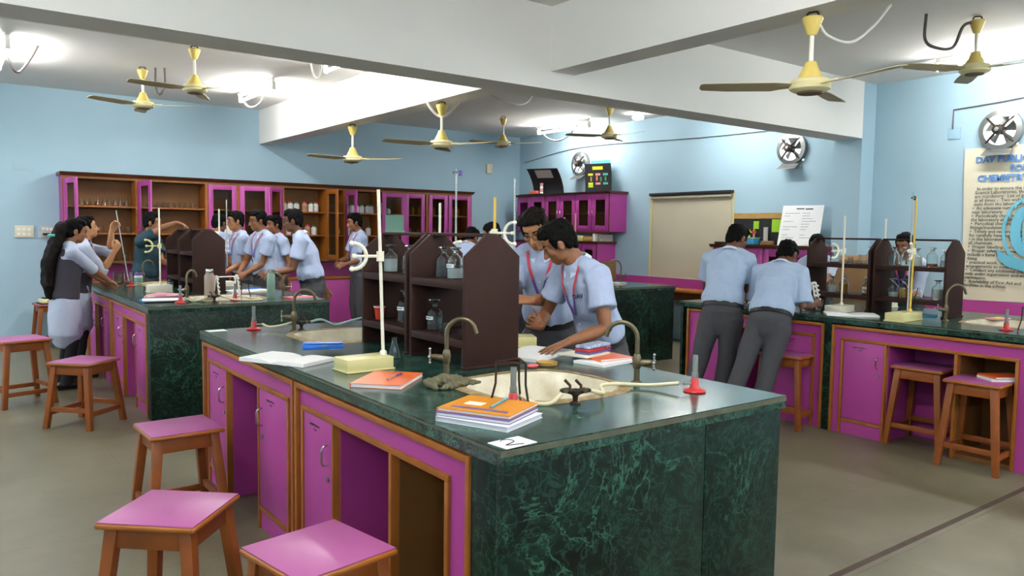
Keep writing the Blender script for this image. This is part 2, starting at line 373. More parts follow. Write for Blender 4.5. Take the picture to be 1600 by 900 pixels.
# ---------------------------------------------------------------- ceiling fans
def make_fan():
    t = thing('ceiling_fan', 'x', 'ceiling fan', (0, 0, 0), 0, 'cream ceiling fans')
    h = MB().tube([(0, .028, -.035), (0, .03, -.012), (0, .018, -.002), (0, -.018, -.002), (0, -.03, -.012), (0, -.028, -.035)], .006, 8).build('hook', 'iron_dark', t)
    MB().lathe([(.008, -.03), (.052, -.032), (.056, -.04), (.03, -.115), (.022, -.13), (.014, -.132)], 20).build('canopy', 'fan_yellow', t)
    MB().lathe([(.0125, -.12), (.0125, -.30)], 12).build('downrod', 'cream_white', t)
    MB().lathe([(.014, -.27), (.03, -.275), (.042, -.31), (.068, -.36), (.072, -.375), (.02, -.38)], 22).build('lower_cup', 'fan_yellow', t)
    mo = MB().lathe([(.04, -.365), (.098, -.372), (.108, -.38), (.112, -.392), (.105, -.405), (.112, -.412), (.108, -.425), (.086, -.438), (.05, -.444), (.0, -.445)], 28, close=False).build('motor_housing', 'fan_cream', t)
    MB().lathe([(.07, -.441), (.066, -.449), (.0, -.451)], 24, close=False).build('motor_cap', 'fan_dark', mo)
    for k in range(3):
        a = 2*PI*k/3; b = MB(); b.M = Matrix.Rotation(a, 4, 'Z')
        secs = [(.10, -.028, .028), (.16, -.045, .042), (.2, -.062, .05), (.45, -.066, .056), (.585, -.055, .05), (.6, -.03, .03)]
        vs = []; fs = []
        for x, ya, yb in secs:
            tw = .10*max(0, 1-(x-.16)*.8)
            for y in (ya, yb):
                z = -.405+y*tw*2.2-.004*(y/.06)**2
                vs += [(x, y, z), (x, y, z+.004)]
        for i in range(len(secs)-1):
            o, p = 4*i, 4*i+4
            fs += [(o, o+2, p+2, p), (o+1, p+1, p+3, o+3), (o, p, p+1, o+1), (o+2, o+3, p+3, p+2)]
        fs += [(0, 1, 3, 2), (len(vs)-4, len(vs)-2, len(vs)-1, len(vs)-3)]
        b.add(vs, fs); bl = b.build('blade', 'fan_blade', t)
        ar = MB(); ar.M = Matrix.Rotation(a, 4, 'Z'); ar.box(.085, .2, -.016, .016, -.405, -.397).build('blade_arm', 'fan_cream', bl, .002)
    return t
fan0 = make_fan()
FANS = [((1.85, 9.2, ZC), 83, 'leftmost ceiling fan, hanging low before the blue wall at left'),
        ((2.03, 7.82, ZC), 67, 'second ceiling fan from the left, its rod starting behind the main beam'),
        ((3.95, 8.45, 2.755), 71, 'ceiling fan under the far end of the cross beam'),
        ((3.93, 6.43, 2.755), 55, 'ceiling fan under the cross beam nearer the main beam'),
        ((6.85, 9.45, ZC), 62, 'ceiling fan before the far blue corner'),
        ((7.35, 7.7, ZC), 32, 'small ceiling fan beside the tube light over the right corner cabinets'),
        ((3.93, 2.52, 2.755), 17, 'large near ceiling fan hanging from the near cross beam'),
        ((6.56, 2.78, ZC), 33, 'ceiling fan in front of the glaring tube light at right')]
for i, (p, rz, lb) in enumerate(FANS):
    if i == 0: fan0.location = p; fan0.rotation_euler.z = math.radians(rz); fan0['label'] = lb
    else: dup(fan0, p, rz, lb)
conduit('white cable sagging from the near ceiling fan up to the ceiling', [(3.95, 2.5, 2.70), (4.05, 2.5, 2.64), (4.25, 2.48, 2.63), (4.45, 2.47, 2.74), (4.62, 2.45, 2.9)], 'conduit_white', .009)
conduit('grey cable loop from the ceiling to the fan at right', [(6.2, 3.0, ZC), (6.2, 3.0, 3.05), (6.28, 2.95, 2.99), (6.4, 2.88, 3.0), (6.46, 2.84, 3.16), (6.54, 2.80, 3.2)], 'conduit_grey', .012)
conduit('black cable loop beside the leftmost fan', [(1.97, 9.15, ZC), (1.97, 9.15, 3.05), (2.0, 9.13, 2.96), (2.05, 9.1, 3.05), (2.05, 9.1, ZC)], 'conduit_grey', .011)
conduit('white cable sagging under the cross beam beside its nearer fan', [(3.72, 6.6, ZC), (3.78, 6.55, 2.85), (3.93, 6.47, 2.62), (4.08, 6.38, 2.75), (4.2, 6.3, 3.0), (4.25, 6.28, ZC)], 'conduit_white', .013)
conduit('white cable arc on the ceiling just behind the main beam', [(5.38, 7.84, ZC), (5.45, 7.75, 3.16), (5.58, 7.65, 3.09), (5.75, 7.62, 3.07), (5.92, 7.70, 3.12), (6.07, 7.83, 3.19), (6.12, 7.84, ZC)], 'conduit_white', .013)
conduit('white cable loop under the tube light left of the cross beam', [(3.1, 9.95, 3.2), (3.12, 9.6, 3.0), (3.16, 9.3, 3.02), (3.18, 9.0, 3.2)], 'conduit_white', .012)
conduit('white cable loop under the tube light over the right corner cabinets', [(7.75, 9.8, 3.2), (7.8, 9.5, 2.98), (7.85, 9.2, 2.98), (7.9, 8.9, 3.2)], 'conduit_white', .012)
conduit('dark cable loop from the ceiling at the left photo edge', [(.56, 8.6, 3.2), (.62, 8.6, 2.98), (.68, 8.65, 2.95), (.78, 8.75, 3.1), (.85, 8.8, ZC)], 'conduit_grey', .011)
conduit('short white cable stub under the ceiling behind the main beam', [(3.2, 7.85, ZC), (3.22, 7.82, 3.12), (3.26, 7.78, 3.1), (3.28, 7.76, ZC)], 'conduit_white', .012)
o = MB().tube(curve_pts([(8.6, 11.2, 2.78), (8.6, 9.65, 2.93), (8.6, 7.13, 2.87), (8.6, 5.95, 2.86)], 6), .005, 6).build('wall_wire', 'conduit_grey'); tag(o, 'thin dark wire running along the right wall below the ceiling', 'wire')
o = MB().tube([(8.6, 3.83, 2.66), (8.6, 3.83, 2.86), (8.6, 3.4, 2.885), (8.6, 2.6, 2.95)], .007, 6).build('wall_wire', 'conduit_grey'); tag(o, 'wire conduit on the right wall above the banner', 'wire')
# ---------------------------------------------------------------- exhaust fans in the right wall
def exhaust(label, y, z):
    t = thing('exhaust_fan', label, 'exhaust fan', (XW, y, z), 0, 'exhaust fans in the right wall')
    m = MB(); n = 28; R0, R1 = .20, .15
    vs = []; fs = []
    for i in range(n):
        a = 2*PI*i/n; c, s = math.cos(a), math.sin(a)
        vs += [(-.001, R1*1.42*c if 0 else R0*c, R0*s), (-.06, R0*c, R0*s), (-.07, R1*c, R1*s), (.1, R1*c, R1*s)]
    for i in range(n):
        j = (i+1) % n
        for k in range(3): fs.append((4*i+k, 4*j+k, 4*j+k+1, 4*i+k+1))
    m.add(vs, fs).build('casing', 'steel', t)
    MB().prism([(math.cos(2*PI*i/20)*.05, math.sin(2*PI*i/20)*.05) for i in range(20)], -.13, -.02, 'x').build('motor', 'iron_dark', t, .006)
    MB().prism([(math.cos(2*PI*i/16)*.022, math.sin(2*PI*i/16)*.022) for i in range(16)], -.15, -.13, 'x').build('hub_cap', 'steel', t, .003)
    for k in range(4):
        a = PI/4+PI/2*k; c, s = math.cos(a), math.sin(a)
        MB().tube([(-.09, .045*c, .045*s), (-.08, .12*c, .12*s), (-.055, .178*c, .178*s)], .011, 8).build('bracket', 'iron_dark', t)
    for k in range(5):
        a = 2*PI*k/5; b = MB(); b.M = Matrix.Rotation(a, 4, 'X')
        b.add([(-.02, .012, .035), (0, -.02, .035), (.02, -.055, .135), (-.05, .05, .135), (-.018, .012, .035), (.003, -.02, .035), (.023, -.055, .135), (-.047, .05, .135)],
              [(0, 1, 2, 3), (7, 6, 5, 4), (0, 4, 5, 1), (1, 5, 6, 2), (2, 6, 7, 3), (3, 7, 4, 0)]).build('blade', 'steel', t)
    f = MB(); f.add([(-.03, -.12, -.17), (-.03, .12, -.17), (-.15, .13, -.25), (-.15, -.13, -.25), (-.033, -.12, -.176), (-.033, .12, -.176), (-.153, .13, -.256), (-.153, -.13, -.256)],
        [(0, 1, 2, 3), (7, 6, 5, 4), (0, 4, 5, 1), (1, 5, 6, 2), (2, 6, 7, 3), (3, 7, 4, 0)]).build('flap', 'steel', t)
    return t
exhaust('grimy exhaust fan behind the black display board on the corner cabinet', *EXH[0])
exhaust('exhaust fan in the right wall just under the end of the main beam', *EXH[1])
exhaust('exhaust fan in the right wall above the paper banner', *EXH[2])
def plate(name, label, cat, x0, x1, z0, z1, m, deep=.02, wall='back'):
    t = thing(name, label, cat, ((x0+x1)/2, YB, (z0+z1)/2) if wall == 'back' else (XW, (x0+x1)/2, (z0+z1)/2), 0 if wall == 'back' else -90)
    w, h = (x1-x0)/2, (z1-z0)/2
    MB().box(-w, w, -deep, 0, -h, h).build('cover_plate', m, t, .005); return t
t = plate('switchboard', 'cream switchboard with six switches on the blue wall at far left', 'switchboard', .786, .991, 1.372, 1.521, 'switch_cream', .03)
for i in range(3):
    for j in range(2): MB().box(-.075+.055*i, -.04+.055*i, -.036, -.029, -.05+.06*j, -.02+.06*j).build('switch', 'white_plastic', t, .003)
t = plate('socket_board', 'greyish socket board with a black plug beside the long shelves', 'socket board', 1.057, 1.256, 1.366, 1.517, 'socket_grey', .03)
for i in range(4): MB().box(-.08+.042*i, -.048+.042*i, -.035, -.029, .02, .055).build('switch', 'white_plastic', t, .003)
MB().box(-.075, .0, -.07, -.03, -.04, -.012).build('plug', 'black', t, .008)
o = MB().tube(curve_pts([(1.17, YB-.06, 1.40), (1.22, YB-.06, 1.33), (1.235, YB-.06, 1.1), (1.2, YB-.06, .85), (1.165, YB-.12, .62)], 6), .006, 6).build('power_cord', 'black'); tag(o, 'black power cord hanging down from the socket board', 'cord')
plate('blanking_plate', 'flat blue blanking plate high on the wall above the switchboard', 'wall plate', .79, 1.01, 2.2, 2.33, 'wall_blue', .006)
plate('junction_box', 'small blue junction box under the wire above the banner', 'junction box', 3.752, 3.879, 2.554, 2.672, 'wall_blue_upper', .012, 'right')
plate('sensor_box', 'small cream box on the back wall near the far corner', 'wall box', 7.86, 7.98, 2.56, 2.72, 'switch_cream', .05)
# ---------------------------------------------------------------- window with a roller blind
t = thing('window_blind', 'cream roller blind drawn down over the window', 'roller blind', (XW, 7.33, 2.09))
MB().box(-.012, -.009, -.715, .715, -1.2, -.03).build('fabric', 'blind_cream', t, 0)
MB().tube([(-.035, -.72, -.035), (-.035, .72, -.035)], .024, 14).build('roller', 'blind_cream', t)
MB().box(-.075, -.001, -.74, .74, -.005, .035).build('head_rail', 'black', t, .004)
MB().tube([(-.012, -.715, -1.2), (-.012, .715, -1.2)], .008, 8).build('hem_bar', 'blind_cream', t)
wf = MB(); wf.box(XW-.008, XW-.0005, 6.58, 8.1, .86, .90); wf.box(XW-.008, XW-.0005, 8.055, 8.1, .9, 2.1); wf.box(XW-.008, XW-.0005, 6.58, 6.61, .9, 2.1)
struct('window_1', wf, 'cream_yellow')
# ---------------------------------------------------------------- lab benches
CT, TH = .90, .05
def sup(a, rx, ry, n=3.2):
    c, s = math.cos(a), math.sin(a); return (rx*math.copysign(abs(c)**(2/n), c), ry*math.copysign(abs(s)**(2/n), s))
SRX, SRY, SN = .30, .285, 48
def top_with_holes(x0, x1, y0, y1, holes):
    m = MB(); hs = sorted(holes, key=lambda h: h[1]); Q = .36; ys = y0
    for cx, cy in hs:
        m.box(x0, x1, ys, cy-Q, CT-TH, CT); m.box(x0, cx-Q, cy-Q, cy+Q, CT-TH, CT); m.box(cx+Q, x1, cy-Q, cy+Q, CT-TH, CT)
        vs = []; fs = []
        for i in range(SN):
            a = 2*PI*(i+.5)/SN; ex, ey = sup(a, SRX, SRY); c, s = math.cos(a), math.sin(a); k = Q/max(abs(c), abs(s))
            vs += [(cx+k*c, cy+k*s, CT), (cx+ex, cy+ey, CT), (cx+ex, cy+ey, CT-TH)]
        for i in range(SN):
            j = (i+1) % SN; fs += [(3*i, 3*i+1, 3*j+1, 3*j), (3*i+1, 3*i+2, 3*j+2, 3*j+1)]
        for sx, sy in ((1, 1), (-1, 1), (-1, -1), (1, -1)):          # fill the four corners of the patch
            o = len(vs); a0 = math.atan2(sy, sx) % (2*PI); i0 = int(a0/(2*PI)*SN-.5); j0 = (i0+1) % SN
            vs.append((cx+sx*Q, cy+sy*Q, CT)); fs.append((3*i0, 3*j0, o))
        m.add(vs, fs); ys = cy+Q
    m.box(x0, x1, ys, y1, CT-TH, CT)
    return m
def bench(label, x0, x1, y0, y1, sinks, side='marble_side', joint=.62, near=None):
    t = thing('lab_bench', label, 'lab bench', (0, 0, 0))
    top_with_holes(x0, x1, y0, y1, sinks).build('countertop', 'marble_top', t, 0, 0)
    ed = MB(); e = .0015
    ed.box(x0-e, x1+e, y0-e, y0+.004, CT-.022, CT-.004); ed.box(x0-e, x0+.004, y0, y1, CT-.014, CT-.006); ed.build('edge_line', 'stone_edge', t)
    yj = x0+(x1-x0)*joint
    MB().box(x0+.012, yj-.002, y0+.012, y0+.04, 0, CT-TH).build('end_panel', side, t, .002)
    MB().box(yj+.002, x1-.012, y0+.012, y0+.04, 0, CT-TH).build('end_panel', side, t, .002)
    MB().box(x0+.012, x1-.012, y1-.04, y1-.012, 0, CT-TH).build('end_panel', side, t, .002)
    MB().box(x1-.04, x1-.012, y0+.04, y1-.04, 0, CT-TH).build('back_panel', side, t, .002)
    if near: MB().box(x0+.012, x0+.045, y0+.0405, near-.001, 0, CT-TH-.001).build('front_slab', side, t, .002)
    return t
def handle_on(parent, x, y, z):
    MB().tube(curve_pts([(x, y, z+.045), (x-.026, y, z+.035), (x-.03, y, z), (x-.026, y, z-.035), (x, y, z-.045)], 4), .005, 8).build('handle', 'chrome', parent)
    MB().tube([(x-.006, y, z-.10), (x, y, z-.10)], .011, 12).build('lock', 'steel', parent)
def bench_unit(label, xf, ya, yb, cells, ctop=.838):
    """front facing -x at x=xf; cells listed with (kind, y_lo, y_hi)"""
    t = thing('bench_cabinet', label, 'bench cabinet', (xf, (ya+yb)/2, 0), 0); yc = (ya+yb)/2; D = .42
    lo = min(c[1] for c in cells)-yc; hi = max(c[2] for c in cells)-yc; A, B = ya-yc, yb-yc; zt = .722; w = .022
    fp = MB(); fp.box(0, .02, A+.02, B-.02, zt+w, ctop-.022); fp.box(0, .02, A+.02, lo-w, 0, zt+w); fp.box(0, .02, hi+w, B-.02, 0, zt+w); fp.build('face_panel', 'magenta', t)
    tr = MB(); tr.box(-.022, .03, A, A+.022, 0, ctop); tr.box(-.022, .03, B-.022, B, 0, ctop); tr.box(-.022, .03, A+.022, B-.022, ctop-.024, ctop); tr.build('outer_trim', 'trim_wood', t, .003)
    it = MB(); it.box(-.012, .022, lo-w, hi+w, zt, zt+w); it.box(-.012, .022, lo-w, lo, 0, zt); it.box(-.012, .022, hi, hi+w, 0, zt)
    cs = sorted(cells, key=lambda c: c[1])
    for a, b in zip(cs, cs[1:]): it.box(-.012, D*.98, a[2]-yc-.001, b[1]-yc+.001, 0, zt)
    it.build('inner_trim', 'trim_wood', t, .002)
    bk = MB(); bk.box(D, D+.015, lo, hi, 0, zt+.02); bk.box(.022, D, lo, hi, zt+.004, zt+.02); bk.build('back_board', 'magenta', t)
    for kind, c0, c1 in cs:
        a, b = c0-yc, c1-yc
        if kind in ('door', 'rdoor'):
            MB().box(.0, .02, a, b, 0, .095).build('kick_board', 'magenta', t)
            MB().box(-.010, .02, a, b, .095, .118).build('lower_trim', 'trim_wood', t, .002)
            d = MB().box(-.006, .014, a+.003, b-.003, .121, zt-.003).build('door', 'magenta', t, .002)
            hy = a+.045 if kind == 'door' else b-.045
            handle_on(d, -.006, hy, .58)
            mk = MB(); my = (a+b)/2+.03; rnd = random.Random(int(c0*100))
            for q in range(6): mk.box(-.0068, -.0062, my-.05+q*.018, my-.05+q*.018+.013, .672+rnd.random()*.004, .680+rnd.random()*.004)
            for q in range(2): mk.box(-.0068, -.0062, my-.018+q*.016, my-.008+q*.016, .655, .662)
            mk.build('marking', 'ink', d)
        else:
            lm = 'magenta' if kind == 'knee' else 'inside_wood'
            ln = MB(); ln.box(.022, D, a, a+.006, 0, zt); ln.box(.022, D, b-.006, b, 0, zt); ln.box(D-.006, D, a+.006, b-.006, 0, zt)
            if kind == 'open': ln.box(.022, D-.006, a+.006, b-.006, 0, .03)
            ln.build('lining', lm, t)
    return t
AX0, AX1, AY0, AY1 = 1.261, 2.62, 1.730, 4.83
BX0, BX1, BY0, BY1 = 1.300, 2.79, 6.437, 9.54
DX0, DX1, DY0, DY1 = 5.57, 6.98, 1.73, 4.84
CX0, CX1, CY0, CY1 = 5.78, 7.20, 6.32, 9.42
SA = [(1.935, 2.40), (1.935, 4.20)]; SB = [(2.05, 7.02), (2.05, 8.95)]; SD = [(6.27, 2.30), (6.27, 4.30)]; SCc = [(6.5, 6.98), (6.5, 8.8)]
bench('large green marble bench in the foreground with the card marked 2 on its corner', AX0, AX1, AY0, AY1, SA, joint=.665, near=1.90)
bench('green marble bench at left with test tube rack and pink pouch on it', BX0, BX1, BY0, BY1, SB, joint=.999, near=6.56)
bench('green marble bench at right below the paper banner, open notebook on it', DX0, DX1, DY0, DY1, SD, near=1.9)
bench('green marble bench behind the front pair of boys, before the blind', CX0, CX1, CY0, CY1, SCc, joint=.70, near=6.5)
bench_unit('magenta bench cabinet nearest the camera with one door and an open wooden bay', AX0+.025, 1.90, 3.315, [('open', 2.055, 2.415), ('knee', 2.432, 2.918), ('door', 2.93, 3.24)])
bench_unit('magenta two-door cabinet at the far end of the foreground bench', AX0+.025, 3.335, 4.80, [('rdoor', 3.44, 3.828), ('knee', 3.843, 4.355), ('door', 4.372, 4.71)])
bench_unit('magenta two-door cabinet at the near end of the left bench', BX0+.025, 6.56, 8.09, [('rdoor', 6.65, 7.03), ('knee', 7.045, 7.56), ('door', 7.575, 8.0)])
bench_unit('magenta cabinet in the left bench behind the two girls', BX0+.025, 8.12, 9.50, [('rdoor', 8.2, 8.55), ('knee', 8.565, 9.03), ('door', 9.045, 9.42)])
bench_unit('magenta cabinet in the right bench with two stools tucked under it', DX0+.025, 1.90, 3.30, [('open', 2.02, 2.375), ('knee', 2.395, 2.87), ('door', 2.885, 3.205)])
bench_unit('magenta cabinet in the right bench behind the two boys', DX0+.025, 3.368, 4.75, [('rdoor', 3.47, 3.83), ('knee', 3.85, 4.27), ('door', 4.29, 4.62)])
bench_unit('magenta cabinet of the bench before the blind, behind the front boys', CX0+.025, 6.5, 7.9, [('rdoor', 6.6, 6.95), ('knee', 6.97, 7.45), ('door', 7.47, 7.8)])
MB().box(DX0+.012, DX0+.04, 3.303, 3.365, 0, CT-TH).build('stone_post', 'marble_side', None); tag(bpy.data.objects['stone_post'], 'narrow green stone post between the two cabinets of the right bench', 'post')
def sink(label, cx, cy):
    t = thing('sink', label, 'sink', (cx, cy, CT), 0, 'ceramic bench sinks')
    def ring(mb, secs, n=SN):
        vs = []; fs = []
        for k, (rx, ry, z) in enumerate(secs):
            for i in range(n):
                a = 2*PI*(i+.5)/n; p = sup(a, rx, ry); vs.append((p[0], p[1], z))
        for k in range(len(secs)-1):
            for i in range(n): j = (i+1) % n; fs.append((k*n+i, k*n+j, (k+1)*n+j, (k+1)*n+i))
        mb.add(vs, fs); return mb
    b = ring(MB(), [(SRX-.004, SRY-.004, .002), (SRX-.02, SRY-.02, .001), (SRX-.03, SRY-.03, -.012), (SRX-.045, SRY-.045, -.10), (SRX-.09, SRY-.09, -.165), (.05, .05, -.178), (.02, .02, -.18)])
    b.build('basin', 'sink_cream', t)
    r = MB(); rnd = random.Random(int(cx*31+cy*77)); vs = []; fs = []; n = 72
    for i in range(n):
        a = 2*PI*i/n; w = .016+.012*rnd.random(); p = sup(a, SRX-.008, SRY-.008); q = sup(a, SRX+.004+w*.4, SRY+.004+w*.4); q2 = sup(a, SRX+.008+w, SRY+.008+w)
        h = .004+.004*rnd.random(); vs += [(p[0], p[1], .001), (p[0]*.99, p[1]*.99, h), (q[0], q[1], h), (q2[0], q2[1], .0005)]
    for i in range(n):
        j = (i+1) % n
        for k in range(3): fs.append((4*i+k, 4*j+k, 4*j+k+1, 4*i+k+1))
    r.add(vs, fs).build('cement_rim', 'sink_rim', t)
    MB().lathe([(.0, -.176), (.026, -.176), (.03, -.174), (.022, -.1755)], 16, close=False).build('drain', 'steel', t)
    return t
sink('stained cream sink at the near end of the foreground bench', *SA[0]); sink('cream sink at the far end of the foreground bench', *SA[1])
sink('cream sink at the near end of the left bench', *SB[0]); sink('cream sink at the far end of the left bench', *SB[1])
sink('cream sink of the right bench nearest the photo edge', *SD[0]); sink('cream sink of the right bench beside the two boys', *SD[1])
sink('cream sink in the bench before the blind', *SCc[0]); sink('far cream sink in the bench before the blind', *SCc[1])
# ---------------------------------------------------------------- reagent shelves
def rack_unit(label, x0, x1, ya, yb, group):
    t = thing('reagent_shelf', label, 'reagent shelf', (x0, ya, CT), 0, group); w = x1-x0; L = yb-ya; T = .02
    prof = [(0, 0), (w, 0), (w, .505), (w*.63, .60), (w*.37, .60), (0, .505)]
    for y in (0, L-T): MB().prism(prof, y, y+T, 'y').build('end_panel', 'maroon', t, .0025)
    for z in (.10, .36):
        s = MB().box(.008, w-.008, T+.0005, L-T-.0005, z+.012, z+.028); s.box(0, .012, T, L-T, z-.005, z+.03); s.box(w-.012, w, T, L-T, z-.005, z+.03); s.build('shelf_board', 'maroon', t, .002)
    MB().box(w*.40, w*.60, T*.5, L-T*.5, .592, .608).build('ridge_bar', 'maroon', t, .002)
    MB().box(-.006, w+.006, -.006, T+.006, .0005, .014).build('foot_strip', 'maroon', t, .002)
    return t
SHZ = (CT+.128, CT+.388)
RAX = 1.865
rack_unit('maroon reagent shelf unit nearest the camera on the foreground bench', RAX, RAX+.30, 2.845, 3.345, 'maroon reagent shelves')
rack_unit('maroon reagent shelf unit farther along the foreground bench, red cup on it', RAX, RAX+.30, 3.375, 3.875, 'maroon reagent shelves')
rack_unit('maroon reagent shelf on the left bench behind the sand-coloured bottle', 1.93, 2.23, 7.60, 8.10, 'maroon reagent shelves')
rack_unit('maroon reagent shelf on the left bench under the teal-shirted reaching arm', 1.93, 2.23, 8.13, 8.63, 'maroon reagent shelves')
RDX = 6.17
rack_unit('maroon reagent shelf on the right bench nearest the banner', RDX, RDX+.30, 2.735, 3.315, 'maroon reagent shelves')
rack_unit('maroon reagent shelf on the right bench beside the two boys', RDX, RDX+.30, 3.34, 3.92, 'maroon reagent shelves')
rack_unit('maroon shelf unit behind the head of the front boy in profile', 6.30, 6.60, 7.45, 7.95, 'maroon reagent shelves')
# ---------------------------------------------------------------- stools
def stool(label, loc, rz, h, s=.35):
    t = thing('stool', label, 'stool', loc, rz, 'wooden lab stools'); q = s/2
    MB().box(-q, q, -q, q, h-.024, h-.004).build('seat_board', 'trim_wood', t, .008, seg=3)
    MB().box(-q+.006, q-.006, -q+.006, q-.006, h-.004, h).build('seat_laminate', 'magenta_top', t, .001)
    tp, bt = q-.045, q+.005
    for sx in (-1, 1):
        for sy in (-1, 1):
            a = .021; vs = []
            for z, c in ((0, bt), (h-.024, tp)):
                k = a*(.92 if z == 0 else 1.05); vs += [(sx*c-k, sy*c-k, z), (sx*c+k, sy*c-k, z), (sx*c+k, sy*c+k, z), (sx*c-k, sy*c+k, z)]
            MB().add(vs, [(3, 2, 1, 0), (4, 5, 6, 7), (0, 1, 5, 4), (1, 2, 6, 5), (2, 3, 7, 6), (3, 0, 4, 7)]).build('leg', 'wood', t, .003)
    for k in range(4):
        M = Matrix.Rotation(PI/2*k, 4, 'Z'); a = MB(); a.M = M
        c = tp+.004; a.box(-tp+.015, tp-.015, -c-.012, -c+.012, h-.095, h-.024); a.build('apron', 'wood', t, .002)
        z = .115 if k % 2 == 0 else .145; c = bt+(tp-bt)*z/h; st = MB(); st.M = M; st.box(-c+.015, c-.015, -c-.011, -c+.011, z-.018, z+.018); st.build('stretcher', 'wood', t, .002)
    return t
stool('pink-topped wooden stool at the bottom left, nearest the photo corner', (.638, 2.85, 0), 48, .53, .35)
stool('pink-topped wooden stool cut by the bottom photo edge, light patch on its seat', (.925, 2.225, 0), 10, .53, .35)
stool('pink-topped wooden stool beside the foreground bench, third from the camera', (.965, 4.12, 0), 2, .51, .355)
stool('pink-topped wooden stool standing alone before the left bench', (.885, 6.65, 0), 43, .50, .36)
stool('pink-topped wooden stool cut by the left photo edge', (.55, 7.75, 0), 15, .56, .38)
stool('pink-topped wooden stool behind the two boys at the right bench', (5.50, 3.62, 0), 8, .58, .37)
stool('pink-topped wooden stool pushed into the knee space of the right bench', (5.78, 2.67, 0), 3, .585, .36)
stool('pink-topped wooden stool with orange notebooks on its seat', (5.53, 2.20, 0), 3, .585, .345)
stool('dark wooden stool against the back wall carrying a cream apparatus', (1.13, 11.1, 0), 5, .56, .36)
# ---------------------------------------------------------------- wall cabinets along the back wall
CF, CZ0, CZ1 = 11.05, 1.05, 2.15
t = thing('wall_cabinet', 'long wooden wall cabinet with open bays and magenta glass doors on the back wall', 'wall cabinet', (1.28, CF, CZ0)); CAB = t
X = lambda x: x-1.28
H_ = CZ1-CZ0
ca = MB(); ca.box(0, X(7.36), .295, .309, 0, H_); ca.box(0, X(7.36), 0, .295, 0, .03); ca.box(0, X(7.36), 0, .295, H_-.03, H_)
ca.build('carcass', 'inside_wood', t)
for x in (1.28, 2.13, 3.0, 3.43, 4.07, 4.75, 5.04, 5.62, 6.05, 6.49, 6.87, 7.34): MB().box(X(x)-.0 if x == 1.28 else X(x)-.02, X(x)+.03 if x == 1.28 else X(x)+.02, -.004, .295, .03, H_-.03).build('upright', 'trim_wood', t)
for z in (1.42, 1.765):
    sh = MB(); sh.box(.03, X(7.34), .012, .29, z-CZ0, z-CZ0+.02); sh.build('shelf_board', 'trim_wood', t)
co = MB(); co.prism([(-.055, H_+.045), (.309, H_+.045), (.309, H_), (-.01, H_), (-.02, H_+.015), (-.045, H_+.028)], -.03, X(7.36)+.03, 'x'); co.build('cornice', 'wood_dark', t)
MB().box(-.004, .0, -.004, .309, 0, H_).build('side_board', 'magenta', t)
def glass_door(parent, hx, w, ang, z0, z1, m='magenta', left=True, y=-.006):
    """door leaf hinged at hx, opening outwards (towards -y)"""
    d = MB(); M = Matrix.Translation((hx, y, 0)) @ Matrix.Rotation(math.radians(-ang if left else ang), 4, 'Z'); s = 1 if left else -1
    d.M = M
    a, b = (0, w) if left else (-w, 0)
    frame_plate(d, a, b, z0, z1, .065, -.02, 0)
    o = d.build('door', m, parent, .002)
    g = MB(); g.M = M; g.box(a+.063, b-.063, -.012, -.009, z0+.063, z1-.063); g.build('pane', 'pane', o)
    hd = MB(); hd.M = M; hx2 = (b-.03) if left else (a+.03); zc = (z0+z1)/2-.1
    hd.tube([(hx2, -.02, zc+.04), (hx2, -.045, zc+.03), (hx2, -.045, zc-.03), (hx2, -.02, zc-.04)], .005, 6); hd.build('handle', 'chrome', o)
    return o
dz0, dz1 = .035, H_-.035
glass_door(t, X(1.31), .38, 76, dz0, dz1); glass_door(t, X(2.15), .38, 78, dz0, dz1)
glass_door(t, X(3.02), .38, 0, dz0, dz1); glass_door(t, X(3.45), .40, 18, dz0, dz1)
glass_door(t, X(4.05), .38, 42, dz0, dz1, left=False); glass_door(t, X(4.73), .38, 92, dz0, dz1, 'trim_wood', False)
glass_door(t, X(5.06), .36, 88, dz0, dz1); glass_door(t, X(5.66), .38, 12, dz0, dz1); glass_door(t, X(6.07), .36, 0, dz0, dz1)
glass_door(t, X(6.51), .36, 0, dz0, dz1); glass_door(t, X(6.89), .44, 0, dz0, dz1)
t = thing('base_cabinet', 'long magenta base cabinet under the wall cabinet on the back wall', 'base cabinet', (1.36, 10.93, 0)); n = 11; L = 7.40-1.36; w = L/n
MB().box(0, L, .02, .42, .0, .78).build('carcass', 'magenta', t)
MB().box(-.01, L+.01, -.012, .425, .78, .815).build('worktop', 'trim_wood', t, .003)
MB().box(0, L, .40, .425, .815, 1.02).build('splash_board', 'magenta', t)
MB().box(0, L, -.004, .02, .0, .10).build('plinth', 'trim_wood', t)
for i in range(n):
    MB().box(i*w-.012, i*w+.012, -.006, .02, .10, .78).build('stile', 'trim_wood', t)
    d = MB().box(i*w+.014, (i+1)*w-.014, 0, .02, .105, .775).build('door', 'magenta', t, .002)
    MB().tube([((i+1)*w-.06, 0, .62), ((i+1)*w-.06, -.03, .61), ((i+1)*w-.06, -.03, .54), ((i+1)*w-.06, 0, .53)], .005, 6).build('handle', 'chrome', d)
